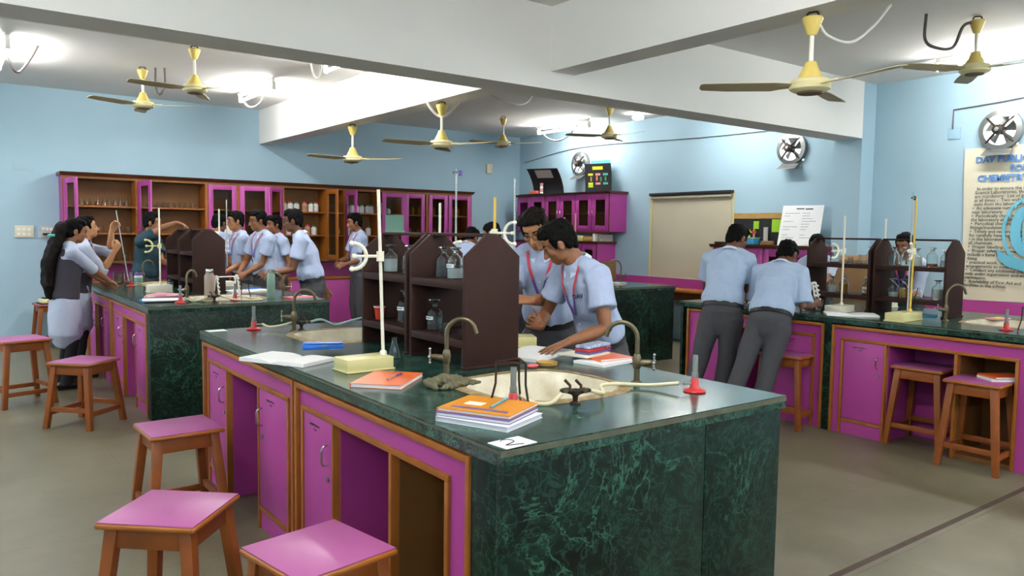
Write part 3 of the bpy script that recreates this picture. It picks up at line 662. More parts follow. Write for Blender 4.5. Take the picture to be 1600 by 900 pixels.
# ---------------------------------------------------------------- cabinets in the far right corner, facing -x
def side_cab(name, label, x, ya, yb, z0, z1, doors, cat, cornice=.035, glass=True):
    t = thing(name, label, cat, (x, (ya+yb)/2, z0)); D = XW-x-.001; A, B = (ya-yb)/2, (yb-ya)/2; H = z1-z0
    c = MB(); c.box(0, D, A, A+.02, 0, H); c.box(0, D, B-.02, B, 0, H); c.box(.005, D, A+.02, B-.02, 0, .02); c.box(.005, D, A+.02, B-.02, H-.02, H); c.build('carcass', 'magenta', t, .002)
    MB().box(D-.02, D-.004, A+.02, B-.02, .02, H-.02).build('back_board', 'inside_wood', t)
    MB().box(.03, D-.02, A+.02, B-.02, H*.48, H*.48+.016).build('shelf_board', 'inside_wood', t)
    MB().prism([(-.05, H+cornice), (D, H+cornice), (D, H), (-.012, H), (-.04, H+cornice*.5)], A-.03, B+.03, 'y').build('cornice', 'wood_dark', t)
    MB().box(-.014, .004, A, B, -.02, .0).build('base_trim', 'wood_dark', t) if z0 > .5 else None
    n = doors; w = (B-A)/n
    for i in range(n):
        if i % 2 == 0: MB().box(-.008, .005, A+i*w-.006 if i else A, A+i*w+.012, .0, H).build('stile', 'wood_dark', t)
        a, b = A+i*w+.012, A+(i+1)*w-.004
        d = MB(); fr = .075; d.box(-.012, .006, a, a+fr, .02, H-.02); d.box(-.012, .006, b-fr, b, .02, H-.02); d.box(-.012, .006, a+fr, b-fr, .02, .02+fr); d.box(-.012, .006, a+fr, b-fr, H-.02-fr, H-.02)
        o = d.build('door', 'magenta', t, .002)
        MB().box(-.004, -.001, a+fr-.004, b-fr+.004, .02+fr-.004, H-.016-fr).build('pane', 'pane', o)
        hy = b-.03 if i % 2 == 0 else a+.03
        MB().tube([(-.012, hy, H*.5+.045), (-.04, hy, H*.5+.035), (-.04, hy, H*.5-.035), (-.012, hy, H*.5-.045)], .005, 6).build('handle', 'chrome', o)
    return t
side_cab('wall_cabinet', 'magenta glass-door wall cabinet in the far right corner with display boards on top', 8.25, 8.60, 10.92, 1.545, 2.135, 6, 'wall cabinet')
side_cab('base_cabinet', 'magenta floor cabinet in the far corner below the glass-door wall cabinet', 8.22, 8.83, 10.92, 0.0, 1.36, 6, 'base cabinet')
side_cab('display_cabinet', 'magenta glass-door cabinet behind the two boys with the white chart on top', 8.2, 5.02, 6.58, .0, 1.36, 4, 'cabinet', cornice=.045)
t = thing('wall_counter', 'low wooden wall counter with magenta splash board under the blind and banner', 'wall counter', (XW, 5.0, 0))
for a, b in ((1.6-5, -.02), (1.62, 3.78)):
    MB().box(-.37, -.001, a, b, .72, .755).build('worktop', 'trim_wood', t, .004)
    MB().box(-.02, -.001, a, b, .755, .885).build('splash_board', 'magenta', t)
    MB().box(-.30, -.27, a+.05, b-.05, .60, .72).build('front_rail', 'wood_dark', t)
    for y in (a+.03, b-.06): MB().box(-.35, -.02, y, y+.03, 0, .72).build('side_support', 'magenta', t)
def remeshed(mb, voxel, name, m, parent, smooth_it=4, disp=None, factor=.5):
    me = mb.mesh('tmp'); o = bpy.data.objects.new('tmp', me); COL.objects.link(o)
    r = o.modifiers.new('r', 'REMESH'); r.mode = 'VOXEL'; r.voxel_size = voxel; r.adaptivity = 0
    if smooth_it: s = o.modifiers.new('s', 'SMOOTH'); s.iterations = smooth_it; s.factor = factor
    m2 = bpy.data.meshes.new_from_object(o.evaluated_get(bpy.context.evaluated_depsgraph_get())); m2.name = name
    bpy.data.objects.remove(o); bpy.data.meshes.remove(me)
    if disp:
        nv = len(m2.vertices); cs = [0.0]*(3*nv); ns = [0.0]*(3*nv); m2.vertices.foreach_get('co', cs); m2.vertices.foreach_get('normal', ns)
        for i in range(nv):
            c = Vector(cs[3*i:3*i+3]); c += disp(c, Vector(ns[3*i:3*i+3])); cs[3*i:3*i+3] = c
        m2.vertices.foreach_set('co', cs); m2.update()
    m2.shade_smooth(); return link(name, m2, m, parent)
# ---------------------------------------------------------------- glassware and bench apparatus
def shell(prof, t, n=22):                     # thin-walled vessel from an outer profile
    m = MB(); inner = [(max(r-t, .0005), z+(t if i == 0 else 0)) for i, (r, z) in enumerate(prof)][::-1]
    m.lathe([(0.0002, prof[0][1])]+prof+inner+[(0.0002, inner[-1][1])], n, close=False); return m
def bottle(label, loc, liq=None, fill=.45, stopper=True, paper=False, s=1.0, group=None, gm='glass', rz=0):
    t = thing('reagent_bottle', label, 'bottle', loc, rz, group); R = .041*s
    P = [(R*.95, 0), (R, .004*s), (R, .082*s), (R*.93, .094*s), (R*.6, .108*s), (R*.36, .116*s), (R*.33, .128*s), (R*.5, .133*s)]
    shell(P, .0022).build('glass_body', gm, t)
    if liq: MB().lathe([(.0002, .0035), (R-.0045, .0035), (R-.0035, .006), (R-.0035, .085*s*fill), (.0002, .085*s*fill)], 22, close=False).build('liquid', liq, t)
    if stopper: MB().lathe([(.0002, .124*s), (R*.26, .124*s), (R*.3, .136*s), (R*.42, .14*s), (R*.72, .146*s), (R*.7, .151*s), (.0002, .153*s)], 20, close=False).build('stopper', gm, t)
    if paper:
        m = MB(); n = 8; vs = []; fs = []
        for i in range(n+1):
            a = math.radians(150+80*i/n); c, q = math.cos(a)*(R+.0006), math.sin(a)*(R+.0006); vs += [(c, q, .054*s), (c, q, .071*s)]
        for i in range(n): fs.append((2*i, 2*i+2, 2*i+3, 2*i+1))
        lb = m.add(vs, fs).build('paper_label', 'label_white', t)
        w = MB(); vs = []; fs = []
        for i in range(5):
            a0 = math.radians(165+10*i); a1 = math.radians(171+10*i); r = R+.0012; o = len(vs)
            vs += [(math.cos(a0)*r, math.sin(a0)*r, .06*s), (math.cos(a1)*r, math.sin(a1)*r, .06*s), (math.cos(a1)*r, math.sin(a1)*r, .066*s), (math.cos(a0)*r, math.sin(a0)*r, .066*s)]; fs.append((o, o+1, o+2, o+3))
        w.add(vs, fs).build('writing', 'ink', lb)
    return t
def flask(label, loc, s=1.0, group=None, liq=None):
    t = thing('conical_flask', label, 'flask', loc, 0, group)
    shell([(.03*s, 0), (.033*s, .004*s), (.031*s, .012*s), (.0125*s, .075*s), (.0115*s, .095*s), (.014*s, .10*s)], .0014*s).build('glass_body', 'glass', t)
    if liq: MB().lathe([(.0002, .003), (.029*s, .004), (.024*s, .03*s), (.0002, .03*s)], 18, close=False).build('liquid', liq, t)
    return t
def beaker(label, loc, r=.03, h=.075, group=None, liq=None):
    t = thing('beaker', label, 'beaker', loc, 0, group)
    shell([(r*.94, 0), (r, .004), (r, h-.004), (r*1.08, h)], .0014).build('glass_body', 'glass', t)
    if liq: MB().lathe([(.0002, .003), (r-.003, .003), (r-.003, h*.4), (.0002, h*.4)], 18, close=False).build('liquid', liq, t)
    return t
def clamp_on(parent, z, m, ang, x=0, y=0):
    c = MB(); c.M = Matrix.Translation((x, y, z)) @ Matrix.Rotation(math.radians(ang), 4, 'Z')
    c.tube([(0, 0, -.022), (0, 0, .022)], .017, 14); c.tube([(.01, 0, 0), (.075, 0, 0)], .007, 8)
    arc = [(.118+.056*math.cos(a), 0, .057*math.sin(a)) for a in [PI*.46+PI*1.08*k/14 for k in range(15)]]
    c.tube(arc, .0085, 8); c.tube([(.05, 0, 0), (.118, 0, 0)], .0055, 8); c.tube([(.108, 0, 0), (.124, 0, 0)], .011, 10)
    for p in (arc[0], arc[-1]): c.ell(p, (.0115, .0115, .0115))
    c.ell((0, -.03, 0), (.008, .014, .016))
    return c.build('burette_clamp', m, parent)
def stand(label, loc, rz, w, d, h, rodh, bm, rm, clamp=None, rodx=.8, lean=(0, 0), clm=None):
    """base spans local x 0..w, y 0..d; the rod rises at rodx*w"""
    t = thing('burette_stand', label, 'burette stand', loc, rz)
    b = MB(); b.prism([(0, 0), (w, 0), (w, d), (0, d)], .004, h); b.build('base', bm, t, .004)
    MB().box(-.005, w+.005, -.005, d+.005, 0, .008).build('base_rim', bm, t, .002)
    rx, ry = rodx*w, d*.5; MB().tube([(rx, ry, h-.002), (rx+lean[0]*(rodh-h), ry+lean[1]*(rodh-h), rodh)], .0075, 12).build('rod', rm, t)
    MB().lathe([(.016, h-.001), (.016, h+.012), (.012, h+.018), (.008, h+.02)], 14, (rx, ry, 0)).build('rod_socket', rm, t)
    if clamp:
        z, ang = clamp; k = (z-h); clamp_on(t, z, clm or rm, ang, rx+lean[0]*k, ry+lean[1]*k)
    return t
def burette(label, p0, p1, cock=True, inverted=False, cap=None):
    p0, p1 = Vector(p0), Vector(p1); t = thing('burette', label, 'burette', p0); d = p1-p0
    MB().tube([(0, 0, 0), d*.93], .0055, 10).build('glass_tube', 'burette_glass', t)
    g = MB(); q = d.normalized(); o = q.orthogonal().normalized()
    for k in range(28): g.tube([d*(.1+.027*k), d*(.1+.027*k)+q*.0012], .0058, 10)
    g.build('graduation', 'ink', t)
    e = d*.93
    if cock:
        s = MB(); b = d*(.93); s.tube([b, d], .0035, 8); c = b+q*.015; s.tube([c-Vector((.018, 0, 0)), c+Vector((.018, 0, 0))], .007, 10); s.build('stopcock_barrel', 'glass', t)
        MB().box(c.x+.016, c.x+.036, c.y-.006, c.y+.006, c.z-.016, c.z+.016).build('stopcock_handle', cap or 'cap_purple', t, .004)
    return t
def tap(label, loc, rz, h=.27, reach=.13, handle=-1):
    t = thing('water_tap', label, 'water tap', loc, rz)
    MB().lathe([(.024, 0), (.024, .006), (.013, .012), (.0125, .06), (.017, .065), (.019, .10), (.015, .112), (.0125, .12)], 16).build('pillar', 'brass_old', t)
    r = reach/2; c = h-r; pts = [(0, 0, .11), (0, 0, c)]+[(r-r*math.cos(a), 0, c+r*math.sin(a)) for a in [PI*k/10 for k in range(1, 9)]]
    e = pts[-1]; pts += [(e[0]+.012, 0, e[2]-.035)]; MB().tube(pts, .0095, 12).build('gooseneck', 'brass_old', t)
    s = MB(); s.limb([(0, 0, .085), (handle*.03, 0, .085), (handle*.055, 0, .09)], [.013, .015, .011], 12); s.build('valve', 'brass_old', t)
    hd = MB(); x = handle*.07; hd.tube([(handle*.055, 0, .09), (x+handle*.006, 0, .092)], .006, 8)
    hd.tube([(x, 0, .063), (x, 0, .121)], .0045, 8); hd.tube([(x, -.027, .092), (x, .027, .092)], .0045, 8)
    for p in ((x, 0, .063), (x, 0, .121), (x, -.027, .092), (x, .027, .092)): hd.ell(p, (.0065, .0065, .0065))
    hd.build('cross_handle', 'chrome', t); return t
def bunsen(label, loc, rz=0, tall=True):
    t = thing('bunsen_burner', label, 'bunsen burner', loc, rz, None)
    MB().lathe([(.042, 0), (.044, .004), (.04, .009), (.022, .014), (.017, .022), (.016, .05), (.013, .054)], 24).build('base', 'red_paint', t)
    MB().lathe([(.0125, .05), (.013, .056), (.013, .074), (.0115, .076), (.0105, .08), (.0105, .142), (.009, .145), (.0085, .142), (.0085, .08)], 18, close=False).build('barrel', 'burner_grey', t)
    MB().tube([(.012, 0, .032), (.05, 0, .034)], .0055, 10).build('gas_inlet', 'steel', t); return t
def tripod(label, loc, rz):
    t = thing('tripod', label, 'tripod', loc, rz); m = MB(); P = [(.062*math.cos(a), .062*math.sin(a), .165) for a in (0, 2*PI/3, 4*PI/3)]
    MB().tube(P, .005, 6, closed=True).build('top_triangle', 'rust', t)
    for p in P:
        q = Vector((p[0], p[1], 0)).normalized(); MB().tube([p, (p[0]*1.02, p[1]*1.02, .09), (p[0]+q.x*.022, p[1]+q.y*.022, .008)], .0042, 8).build('leg', 'iron_dark', t)
        MB().tube([(p[0]+q.x*.021, p[1]+q.y*.021, .0), (p[0]+q.x*.022, p[1]+q.y*.022, .014)], .006, 8).build('foot', 'red_paint', t)
    return t
def gas_tap(label, loc, rz):
    t = thing('gas_tap', label, 'gas tap', loc, rz)
    MB().lathe([(.02, 0), (.02, .005), (.009, .012), (.011, .03), (.018, .036), (.018, .05), (.01, .056)], 14).build('pillar', 'iron_dark', t)
    for s in (-1, 1):
        v = MB().limb([(0, 0, .042), (s*.03, 0, .05), (s*.05, 0, .05)], [.011, .011, .008], 10).build('nozzle', 'iron_dark', t)
        MB().tube([(s*.020, 0, .05), (s*.020, 0, .068), (s*.020-.020, 0, .088)], .0055, 8).build('lever', 'rust', t)
        MB().tube([(s*.036, -.012, .05), (s*.036, .012, .05)], .009, 8).build('valve_nut', 'brass_old', t)
    return t
def hose(label, pts, m='hose_cream', r=.0075):
    o = MB().tube(curve_pts(pts, 8), r, 10).build('rubber_hose', m); return tag(o, label, 'hose')
def book(name, label, loc, rz, w, d, h, cover, cat='notebook', group=None, pages='white_paper', soft=True):
    t = thing(name, label, cat, loc, rz, group)
    MB().box(.003, w-.003, .003, d-.002, .0012, h-.0012).build('pages', pages, t)
    c = MB(); c.box(0, w, 0, d, h-.0012, h); c.box(0, w, 0, d, 0, .0012); c.box(-.0012, 0, 0, d, 0, h); c.build('cover', cover, t)
    l = MB()
    for k in range(1, 6): l.box(.004, w-.0026, .0028, .0031, h*k/6-.0002, h*k/6+.0002); l.box(w-.0031, w-.0028, .003, d-.002, h*k/6-.0002, h*k/6+.0002)
    l.build('page_edge_line', 'paper_line', t); return t
def open_book(label, loc, rz, w, d, h, m='white_paper', cover=None):
    t = thing('open_notebook', label, 'notebook', loc, rz)
    for s in (-1, 1):
        n = 10; vs = []; fs = []
        for i in range(n+1):
            u = i/n; z = h*(.35+.65*math.sin(min(1, u*2.2)*PI/2)*(1-.25*u)) if u > 0 else h*.25
            for y in (0, d): vs += [(s*u*w, y, .0005), (s*u*w, y, z)]
        for i in range(n):
            o, p = 4*i, 4*i+4; fs += [(o+1, o+3, p+3, p+1), (o, p, p+2, o+2), (o, o+1, p+1, p), (o+2, p+2, p+3, o+3)]
        fs.append((4*n, 4*n+2, 4*n+3, 4*n+1)); MB().add(vs, fs).build('page_block', m, t)
    if cover: MB().box(-w-.004, w+.004, -.003, d+.003, -.0008, .0004).build('cover', cover, t)
    return t
def pen(label, loc, rz, body='blue_plastic', cap='purple_ink', L=.145, tilt=0):
    t = thing('pen', label, 'pen', loc, rz)
    MB().tube([(0, 0, .0045), (L*.62, 0, .0045+tilt)], .004, 8).build('barrel', body, t)
    MB().tube([(L*.62, 0, .0045+tilt), (L*.97, 0, .0045+tilt*1.4), (L, 0, .0045+tilt*1.45)], [.0047, .0047, .003], 8).build('cap', cap, t); return t
def tt_rack(label, loc, rz, m='white_plastic', L=.17, H=.21):
    t = thing('test_tube_rack', label, 'test tube rack', loc, rz)
    for sx in (-1, 1):
        e = MB(); x = sx*L/2
        for s in (-1, 1):
            e.tube([(x, s*.055, .0), (x, s*.012, H)], .008, 8)
            for k in range(5): u = .1+.17*k; e.ell((x, s*(.055-.043*u)+s*.006, H*u+.02), (.011, .013, .009), n=8, m=6)
        e.tube([(x, 0, H-.012), (x, 0, H+.006)], .011, 10); e.build('side_frame', m, t)
    for y, z in ((0, H-.008), (.048, .03), (-.048, .03)): MB().tube([(-L/2, y, z), (L/2, y, z)], .0055, 8).build('cross_bar', m, t)
    return t
# ---- foreground bench
Z0 = CT+.0005
stand('cream burette stand with white rod and clamp at the front of the foreground bench', (1.395, 3.035, Z0), 2, .225, .135, .058, .795, 'cream_yellow', 'cream_white', (.50, 180-20), .93, (-.035, 0))
stand('burette stand with yellow rod behind the foreground reagent shelf, by the front boys', (2.36, 3.33, Z0), -28, .24, .15, .055, .80, 'cream_yellow', 'yellow_rod', (.61, -40), .06, clm='cream_white')
stand('burette stand with short white rod behind the foreground reagent shelf', (2.24, 3.72, Z0), -15, .22, .14, .055, .775, 'cream_white', 'cream_white', (.50, -38), .2)
burette('clear burette upside down with a purple stopcock above the foreground shelf', (2.36, 3.70, 1.36), (2.36, 3.70, 1.865), inverted=True)
burette('long clear burette beside the yellow rod, before the boy with glasses', (2.47, 3.29, 1.28), (2.44, 3.26, 1.835), cock=False)
flask('small conical flask on the marble between the white rod and the shelf', (1.76, 3.30, Z0), 1.02)
open_book('open white notebook under the blue pencil box', (1.40, 3.55, Z0), 118, .19, .22, .02)
t = thing('pencil_box', 'blue plastic pencil box lying on the open notebook', 'pencil box', (1.425, 3.62, Z0+.0225), -20)
MB().prism([(0, 0), (.20, 0), (.20, .075), (0, .075)], 0, .026).build('box_body', 'blue_plastic', t, .006); MB().box(.004, .196, .004, .071, .026, .034).build('lid', 'blue_plastic', t, .005); MB().box(.09, .12, -.003, .0, .012, .028).build('clasp', 'clear_plastic', t, .001)
book('notebook', 'orange notebook with a pen on it at the front edge of the foreground bench', (1.285, 2.775, Z0), -47, .21, .29, .016, 'orange_cover')
pen('clear purple-capped pen lying on the orange notebook', (1.43, 2.74, Z0+.0165), 38, 'clear_plastic', 'purple_ink')
book('notebook', 'thick squared notebook at the bottom of the pile near the card', (1.285, 2.125, Z0), -67, .27, .23, .016, 'white_paper', pages='paper_line')
book('notebook', 'white notebook in the middle of the pile near the card', (1.287, 2.135, Z0+.0168), -63, .27, .225, .011, 'purple_ink')
t = book('notebook', 'amber covered notebook topmost of the pile near the card', (1.30, 2.145, Z0+.0284), -62, .265, .225, .010, 'amber_cover')
MB().box(.03, .235, .035, .055, .0101, .0106).build('cover_strip', 'purple_ink', t); MB().box(.05, .115, .09, .135, .0101, .0105).build('cover_sticker', 'cream_white', t)
pen('fat pale blue pen lying on the amber notebook', (1.435, 2.03, Z0+.0392), 33, 'cyan_plastic', 'cyan_plastic', .155)
t = thing('number_card', 'white card with a handwritten 2 on the near corner of the foreground bench', 'card', (1.334, 1.775, Z0), 5)
MB().box(-.06, .06, -.042, .042, 0, .0015).build('paper', 'white_paper', t)
m = MB(); m.tube(curve_pts([(-.0285, .012, .0018), (-.02, .026, .0018), (.0, .024, .0018), (.006, .006, .0018), (-.012, -.012, .0018), (-.022, -.024, .0018), (.024, -.020, .0018)], 6), .0016, 6)
m.M = Matrix.Rotation(math.radians(-25), 4, 'Z') @ Matrix.Scale(1.15, 4); m.v = [tuple(m.M @ Vector(v)) for v in m.v]; m.build('handwriting', 'ink', t)
t = thing('number_card', 'white card at the far corner of the foreground bench', 'card', (1.34, 4.76, Z0), 3); MB().box(-.055, .055, -.04, .04, 0, .0015).build('paper', 'white_paper', t)
# crumpled cloth
from mathutils import noise as mnoise
m = MB(); m.limb([(.02, 0, .014), (.07, .012, .026), (.13, .0, .022), (.19, .012, .012), (.24, .02, .006)], [(.03, .014), (.042, .026), (.036, .022), (.03, .012), (.016, .005)], 14, Vector((0, 1, 0)))
m.limb([(.03, -.035, .010), (.02, .03, .022), (.06, .045, .012)], [.012, .016, .01], 10); m.limb([(.06, -.03, .03), (.12, .03, .034), (.19, .035, .014)], [.010, .012, .007], 10); m.limb([(.05, -.045, .008), (.13, -.035, .012), (.2, -.01, .008)], [.010, .012, .007], 10)
def cloth_fold(co, nr):
    q = Vector((co.x*34, co.y*22, co.z*30)); d = nr*(.010*(.5-abs(mnoise.noise(q))*1.6)+.004*mnoise.noise(q*2.4))
    return d if co.z+d.z > .0005 else Vector((d.x, d.y, .0005-co.z))
o = remeshed(m, .0035, 'cleaning_cloth', 'cloth_khaki', None, 2, cloth_fold)
o.location = (1.515, 2.585, Z0); o.rotation_euler.z = math.radians(-8)
tag(o, 'crumpled khaki cleaning cloth at the corner of the near sink', 'cloth')
tap('gooseneck water tap beside the crumpled cloth and the near sink', (1.707, 2.74, Z0), -38, .25, .125)
tap('gooseneck water tap at the right of the near sink, by the orange notebook pile', (2.305, 2.22, Z0), 128, .25, .13, -1)
tap('gooseneck water tap at the far sink of the foreground bench', (1.72, 4.50, Z0), -25, .25, .13)
bunsen('red based bunsen burner under the tripod beside the near sink', (1.605, 2.135, Z0), 25)
tripod('rusty iron tripod standing over the red burner', (1.605, 2.135, Z0), 35)
bunsen('red based bunsen burner at the right corner of the foreground bench', (2.373, 1.972, Z0), 150)
bunsen('red based bunsen burner at the far end of the foreground bench', (1.544, 4.700, Z0), -40)
gas_tap('dark double gas tap in front of the near sink', (1.83, 2.062, Z0), -30)
gas_tap('double gas tap behind the far sink of the foreground bench', (1.78, 4.535, Z0), -30)
hose('cream rubber hose from the gas tap to the right burner of the foreground bench', [(1.875, 2.04, .95), (1.93, 2.03, .935), (1.99, 2.09, .925), (2.06, 2.17, .925), (2.16, 2.19, .918), (2.26, 2.11, .915), (2.32, 2.005, .934)])
hose('cream rubber hose from the tripod burner along the near sink', [(1.65, 2.155, .936), (1.69, 2.12, .91), (1.74, 2.09, .91), (1.785, 2.085, .94)])
hose('cream rubber hose from the far left burner of the foreground bench to the far tap', [(1.585, 4.67, .936), (1.62, 4.64, .92), (1.68, 4.60, .93), (1.735, 4.56, .95)])
hose('pale blue rubber hose running from the far tap behind the foreground shelf', [(1.82, 4.51, .95), (1.92, 4.56, .955), (2.02, 4.58, .915), (2.15, 4.62, .93), (2.28, 4.66, .94), (2.40, 4.62, .92)], 'hose_blue')
t = thing('dish', 'small tan round dish lid behind the near sink', 'dish', (2.262, 2.752, Z0)); MB().lathe([(.0, .004), (.03, .004), (.044, .008), (.048, .017), (.05, .017), (.047, .003), (.03, 0), (0, 0)], 24, close=False).build('dish_body', 'tan_dish', t)
o = MB().ell((0, 0, .009), (.03, .02, .009)).build('eraser', 'salmon'); o.location = (2.165, 2.735, Z0); tag(o, 'small salmon pink eraser beside the tan dish', 'eraser')
open_book('open white exercise book under the hand of the front boy in profile', (2.44, 2.90, Z0), 22, .19, .25, .02, cover='mint')
book('notebook', 'white notebook with orange half cover beneath the pencil case', (2.44, 2.56, Z0), 8, .24, .18, .012, 'white_paper')
book('notebook', 'orange notebook sticking out beneath the pencil case pile', (2.49, 2.63, Z0+.0125), -4, .20, .155, .010, 'orange_cover')
book('notebook', 'cream notebook directly beneath the zipped pencil case', (2.46, 2.695, Z0+.0228), 14, .21, .16, .008, 'cream_white')
t = thing('pencil_case', 'zipped pencil case in blue pattern with red band on the notebooks', 'pencil case', (2.585, 2.785, Z0+.0312), 14)
mat('case_pattern', '3f6aa8', .5, noise=1, scale=55, col2='c8ccd6', detail=1)
MB().prism([(-.10, -.04), (.10, -.04), (.10, .045), (-.10, .045)], .024, .043).build('upper_shell', 'case_pattern', t, .012, seg=3)
MB().prism([(-.102, -.042), (.102, -.042), (.102, .047), (-.102, .047)], .011, .024).build('red_band', 'red_paint', t, .005); MB().prism([(-.10, -.04), (.10, -.04), (.10, .045), (-.10, .045)], 0, .011).build('lower_shell', 'purple_ink', t, .004)
MB().box(.045, .06, -.049, -.042, .016, .03).build('zip_pull', 'steel', t, .002)
tt_rack('white test tube rack at the right end of the foreground shelf', (2.225, 3.08, Z0), 15, L=.10, H=.17)
# bottles on the foreground shelf
zu, zl = CT+.3885, CT+.1285
bottle('clear bottle with white label, left of the pair on the near upper shelf', (2.0, 3.245, zu), 'water', .55, group=None)
bottle('bottle of cloudy liquid, right of the pair on the near upper shelf', (2.0, 3.14, zu), 'liquid_milky', .6, paper=True)
bottle('bottle with white paper label on the near lower shelf', (1.965, 3.27, zl), 'water', .75, paper=True, s=1.0)
bottle('clear bottle half hidden by the shelf end panel on the near lower shelf', (2.03, 3.03, zl), 'liquid_milky', .7)
beaker('small glass beaker before the bottles on the near lower shelf', (1.935, 3.135, zl), .025, .05)
bottle('frosted bottle behind the white clamp on the far upper shelf', (2.0, 3.80, zu), 'liquid_milky', .85)
bottle('amber bottle with dark liquid on the far upper shelf', (2.0, 3.58, zu), 'liquid_dark', .8)
bottle('broad clear bottle beside the red cup on the far lower shelf', (2.03, 3.68, zl), None, paper=True, s=1.12)
t = thing('paper_cup', 'red paper cup on the lower shelf of the foreground rack', 'cup', (1.945, 3.82, zl)); MB().lathe([(.0, .003), (.022, .003), (.031, .068), (.033, .068), (.033, .072), (.031, .072), (.021, 0), (0, 0)], 20, close=False).build('cup_body', 'cup_red', t); MB().lathe([(.0315, .066), (.0338, .067), (.0338, .073), (.0315, .073)], 20, close=False).build('rim', 'white_plastic', t)
# ---- left bench
stand('cream burette stand with white rod before the teal-shirted person', (1.60, 7.86, Z0), 0, .21, .15, .07, .80, 'cream_white', 'cream_white', (.44, 180), .55, clm='cream_yellow')
stand('burette stand with white rod behind the left bench shelf', (2.37, 8.42, Z0), 0, .2, .14, .05, .82, 'cream_white', 'cream_white', (.43, -62), .3)
burette('clear burette held at the left bench shelf before the boys', (2.475, 8.375, 1.12), (2.475, 8.375, 1.87), cock=False)
book('notebook', 'white papers stack jutting over the corner of the left bench', (1.335, 6.80, Z0+.0125), -10, .32, .22, .008, 'white_paper', cat='papers')
book('notebook', 'blue notebook under the white papers on the left bench', (1.36, 6.86, Z0), 0, .34, .20, .011, 'sky_tray')
t = thing('pouch', 'crumpled pink pouch on the left bench', 'pouch', (1.57, 7.10, Z0), 5); MB().limb([(-.15, 0, .022), (-.05, .0, .032), (.07, .01, .026), (.15, .03, .03)], [(.03, .02), (.045, .03), (.035, .025), (.03, .012)], 14).build('pouch_body', 'pink_soft', t); MB().tube([(-.15, -.035, .03), (.1, -.03, .035)], .004, 6).build('zip', 'white_plastic', t)
bunsen('bunsen burner with red foot beside the white papers on the left bench', (1.60, 6.70, Z0), 10)
bunsen('bunsen burner with red foot under the small tripod on the left bench', (2.05, 6.72, Z0), 10)
tripod('small iron tripod on the left bench by the green flask', (2.15, 6.86, Z0), 10)
gas_tap('double gas tap in the middle of the left bench near end', (1.86, 6.66, Z0), 5)
hose('cream hose along the near end of the left bench', [(1.65, 6.70, .934), (1.7, 6.72, .91), (1.76, 6.7, .92), (1.815, 6.66, .95)])
hose('cream hose curving on the left bench to the red-footed burner', [(1.91, 6.66, .95), (2.0, 6.62, .92), (2.15, 6.60, .908), (2.26, 6.66, .908), (2.2, 6.74, .912), (2.10, 6.725, .934)])
def drink(label, loc, r, h, body, cap):
    t = thing('water_bottle', label, 'water bottle', loc)
    MB().lathe([(r*.92, 0), (r, .006), (r, h*.78), (r*.72, h*.86), (r*.7, h*.88)], 24).build('bottle_body', body, t); MB().lathe([(r*.74, h*.875), (r*.76, h*.885), (r*.76, h*.985), (r*.68, h)], 20).build('cap', cap, t)
drink('sand coloured steel water bottle on the left bench', (1.86, 6.80, Z0), .042, .27, 'bottle_sand', 'chrome')
drink('sage green steel flask on the left bench', (2.40, 6.83, Z0), .036, .26, 'bottle_sage', 'steel')
tt_rack('white test tube rack beside the sand coloured bottle', (2.02, 6.86, Z0), 12, L=.19, H=.205)
tap('gooseneck tap on the left bench beside the sand coloured bottle', (1.72, 6.98, Z0), 35, .25, .12)
tap('gooseneck tap on the left bench beside the green flask', (2.52, 6.85, Z0), 180-20, .22, .16, -1)
book('folder', 'red folder at the right corner of the left bench', (2.52, 6.62, Z0), 8, .25, .17, .010, 'salmon', cat='folder')
o = MB().box(0, .05, 0, .02, 0, .012).build('eraser', 'white_plastic', None, .003); o.location = (2.64, 6.70, Z0+.0105); tag(o, 'white eraser on the red folder', 'eraser')
open_book('open notebook with orange cover before the row of boys on the left bench', (2.47, 7.55, Z0), 15, .2, .2, .018, cover='orange_cover')
pen('blue pen lying on the open notebook before the row of boys', (2.42, 7.62, Z0+.019), 25, 'blue_plastic', 'blue_plastic', .2)
pen('second blue pen lying on the open notebook before the row of boys', (2.46, 7.70, Z0+.019), 18, 'blue_plastic', 'black', .2)
beaker('large beaker standing by the hands of the long-haired girl', (1.50, 8.75, Z0), .055, .16)
bunsen('bunsen burner with red foot beside the purple-lidded jar', (1.63, 8.86, Z0))
t = thing('jar', 'white jar with purple lid at the far end of the left bench', 'jar', (1.73, 9.0, Z0)); MB().lathe([(.04, 0), (.042, .006), (.042, .095), (.034, .105)], 20).build('jar_body', 'white_plastic', t); MB().lathe([(.038, .103), (.038, .125), (.034, .13)], 20).build('lid', 'cap_purple', t); MB().lathe([(.0424, .02), (.0424, .08)], 20, close=False).build('paper_label', 'mint', t)
bottle('small bottle with red stopper before the teal-shirted person', (1.95, 8.55, Z0), 'liquid_milky', .8, s=.75)
t = thing('measuring_cylinder', 'tall measuring cylinder beside the left bench shelf', 'measuring cylinder', (2.13, 8.72, Z0)); shell([(.032, 0), (.032, .006), (.016, .01), (.016, .16), (.019, .165)], .0015).build('glass_body', 'glass', t)
hose('cream hose on the far end of the left bench', [(1.68, 8.86, .934), (1.74, 8.92, .92), (1.86, 9.2, .91), (2.05, 9.25, .908), (2.2, 9.15, .908)])
tap('gooseneck tap at the far sink of the left bench', (1.83, 9.28, Z0), 15, .25, .12)
bottle('bottle of grey liquid on the left bench shelf nearest the camera', (2.05, 7.86, zl), 'liquid_milky', .7); bottle('bottle on the left bench shelf farther from the camera', (2.05, 8.40, zl), 'liquid_milky', .7)
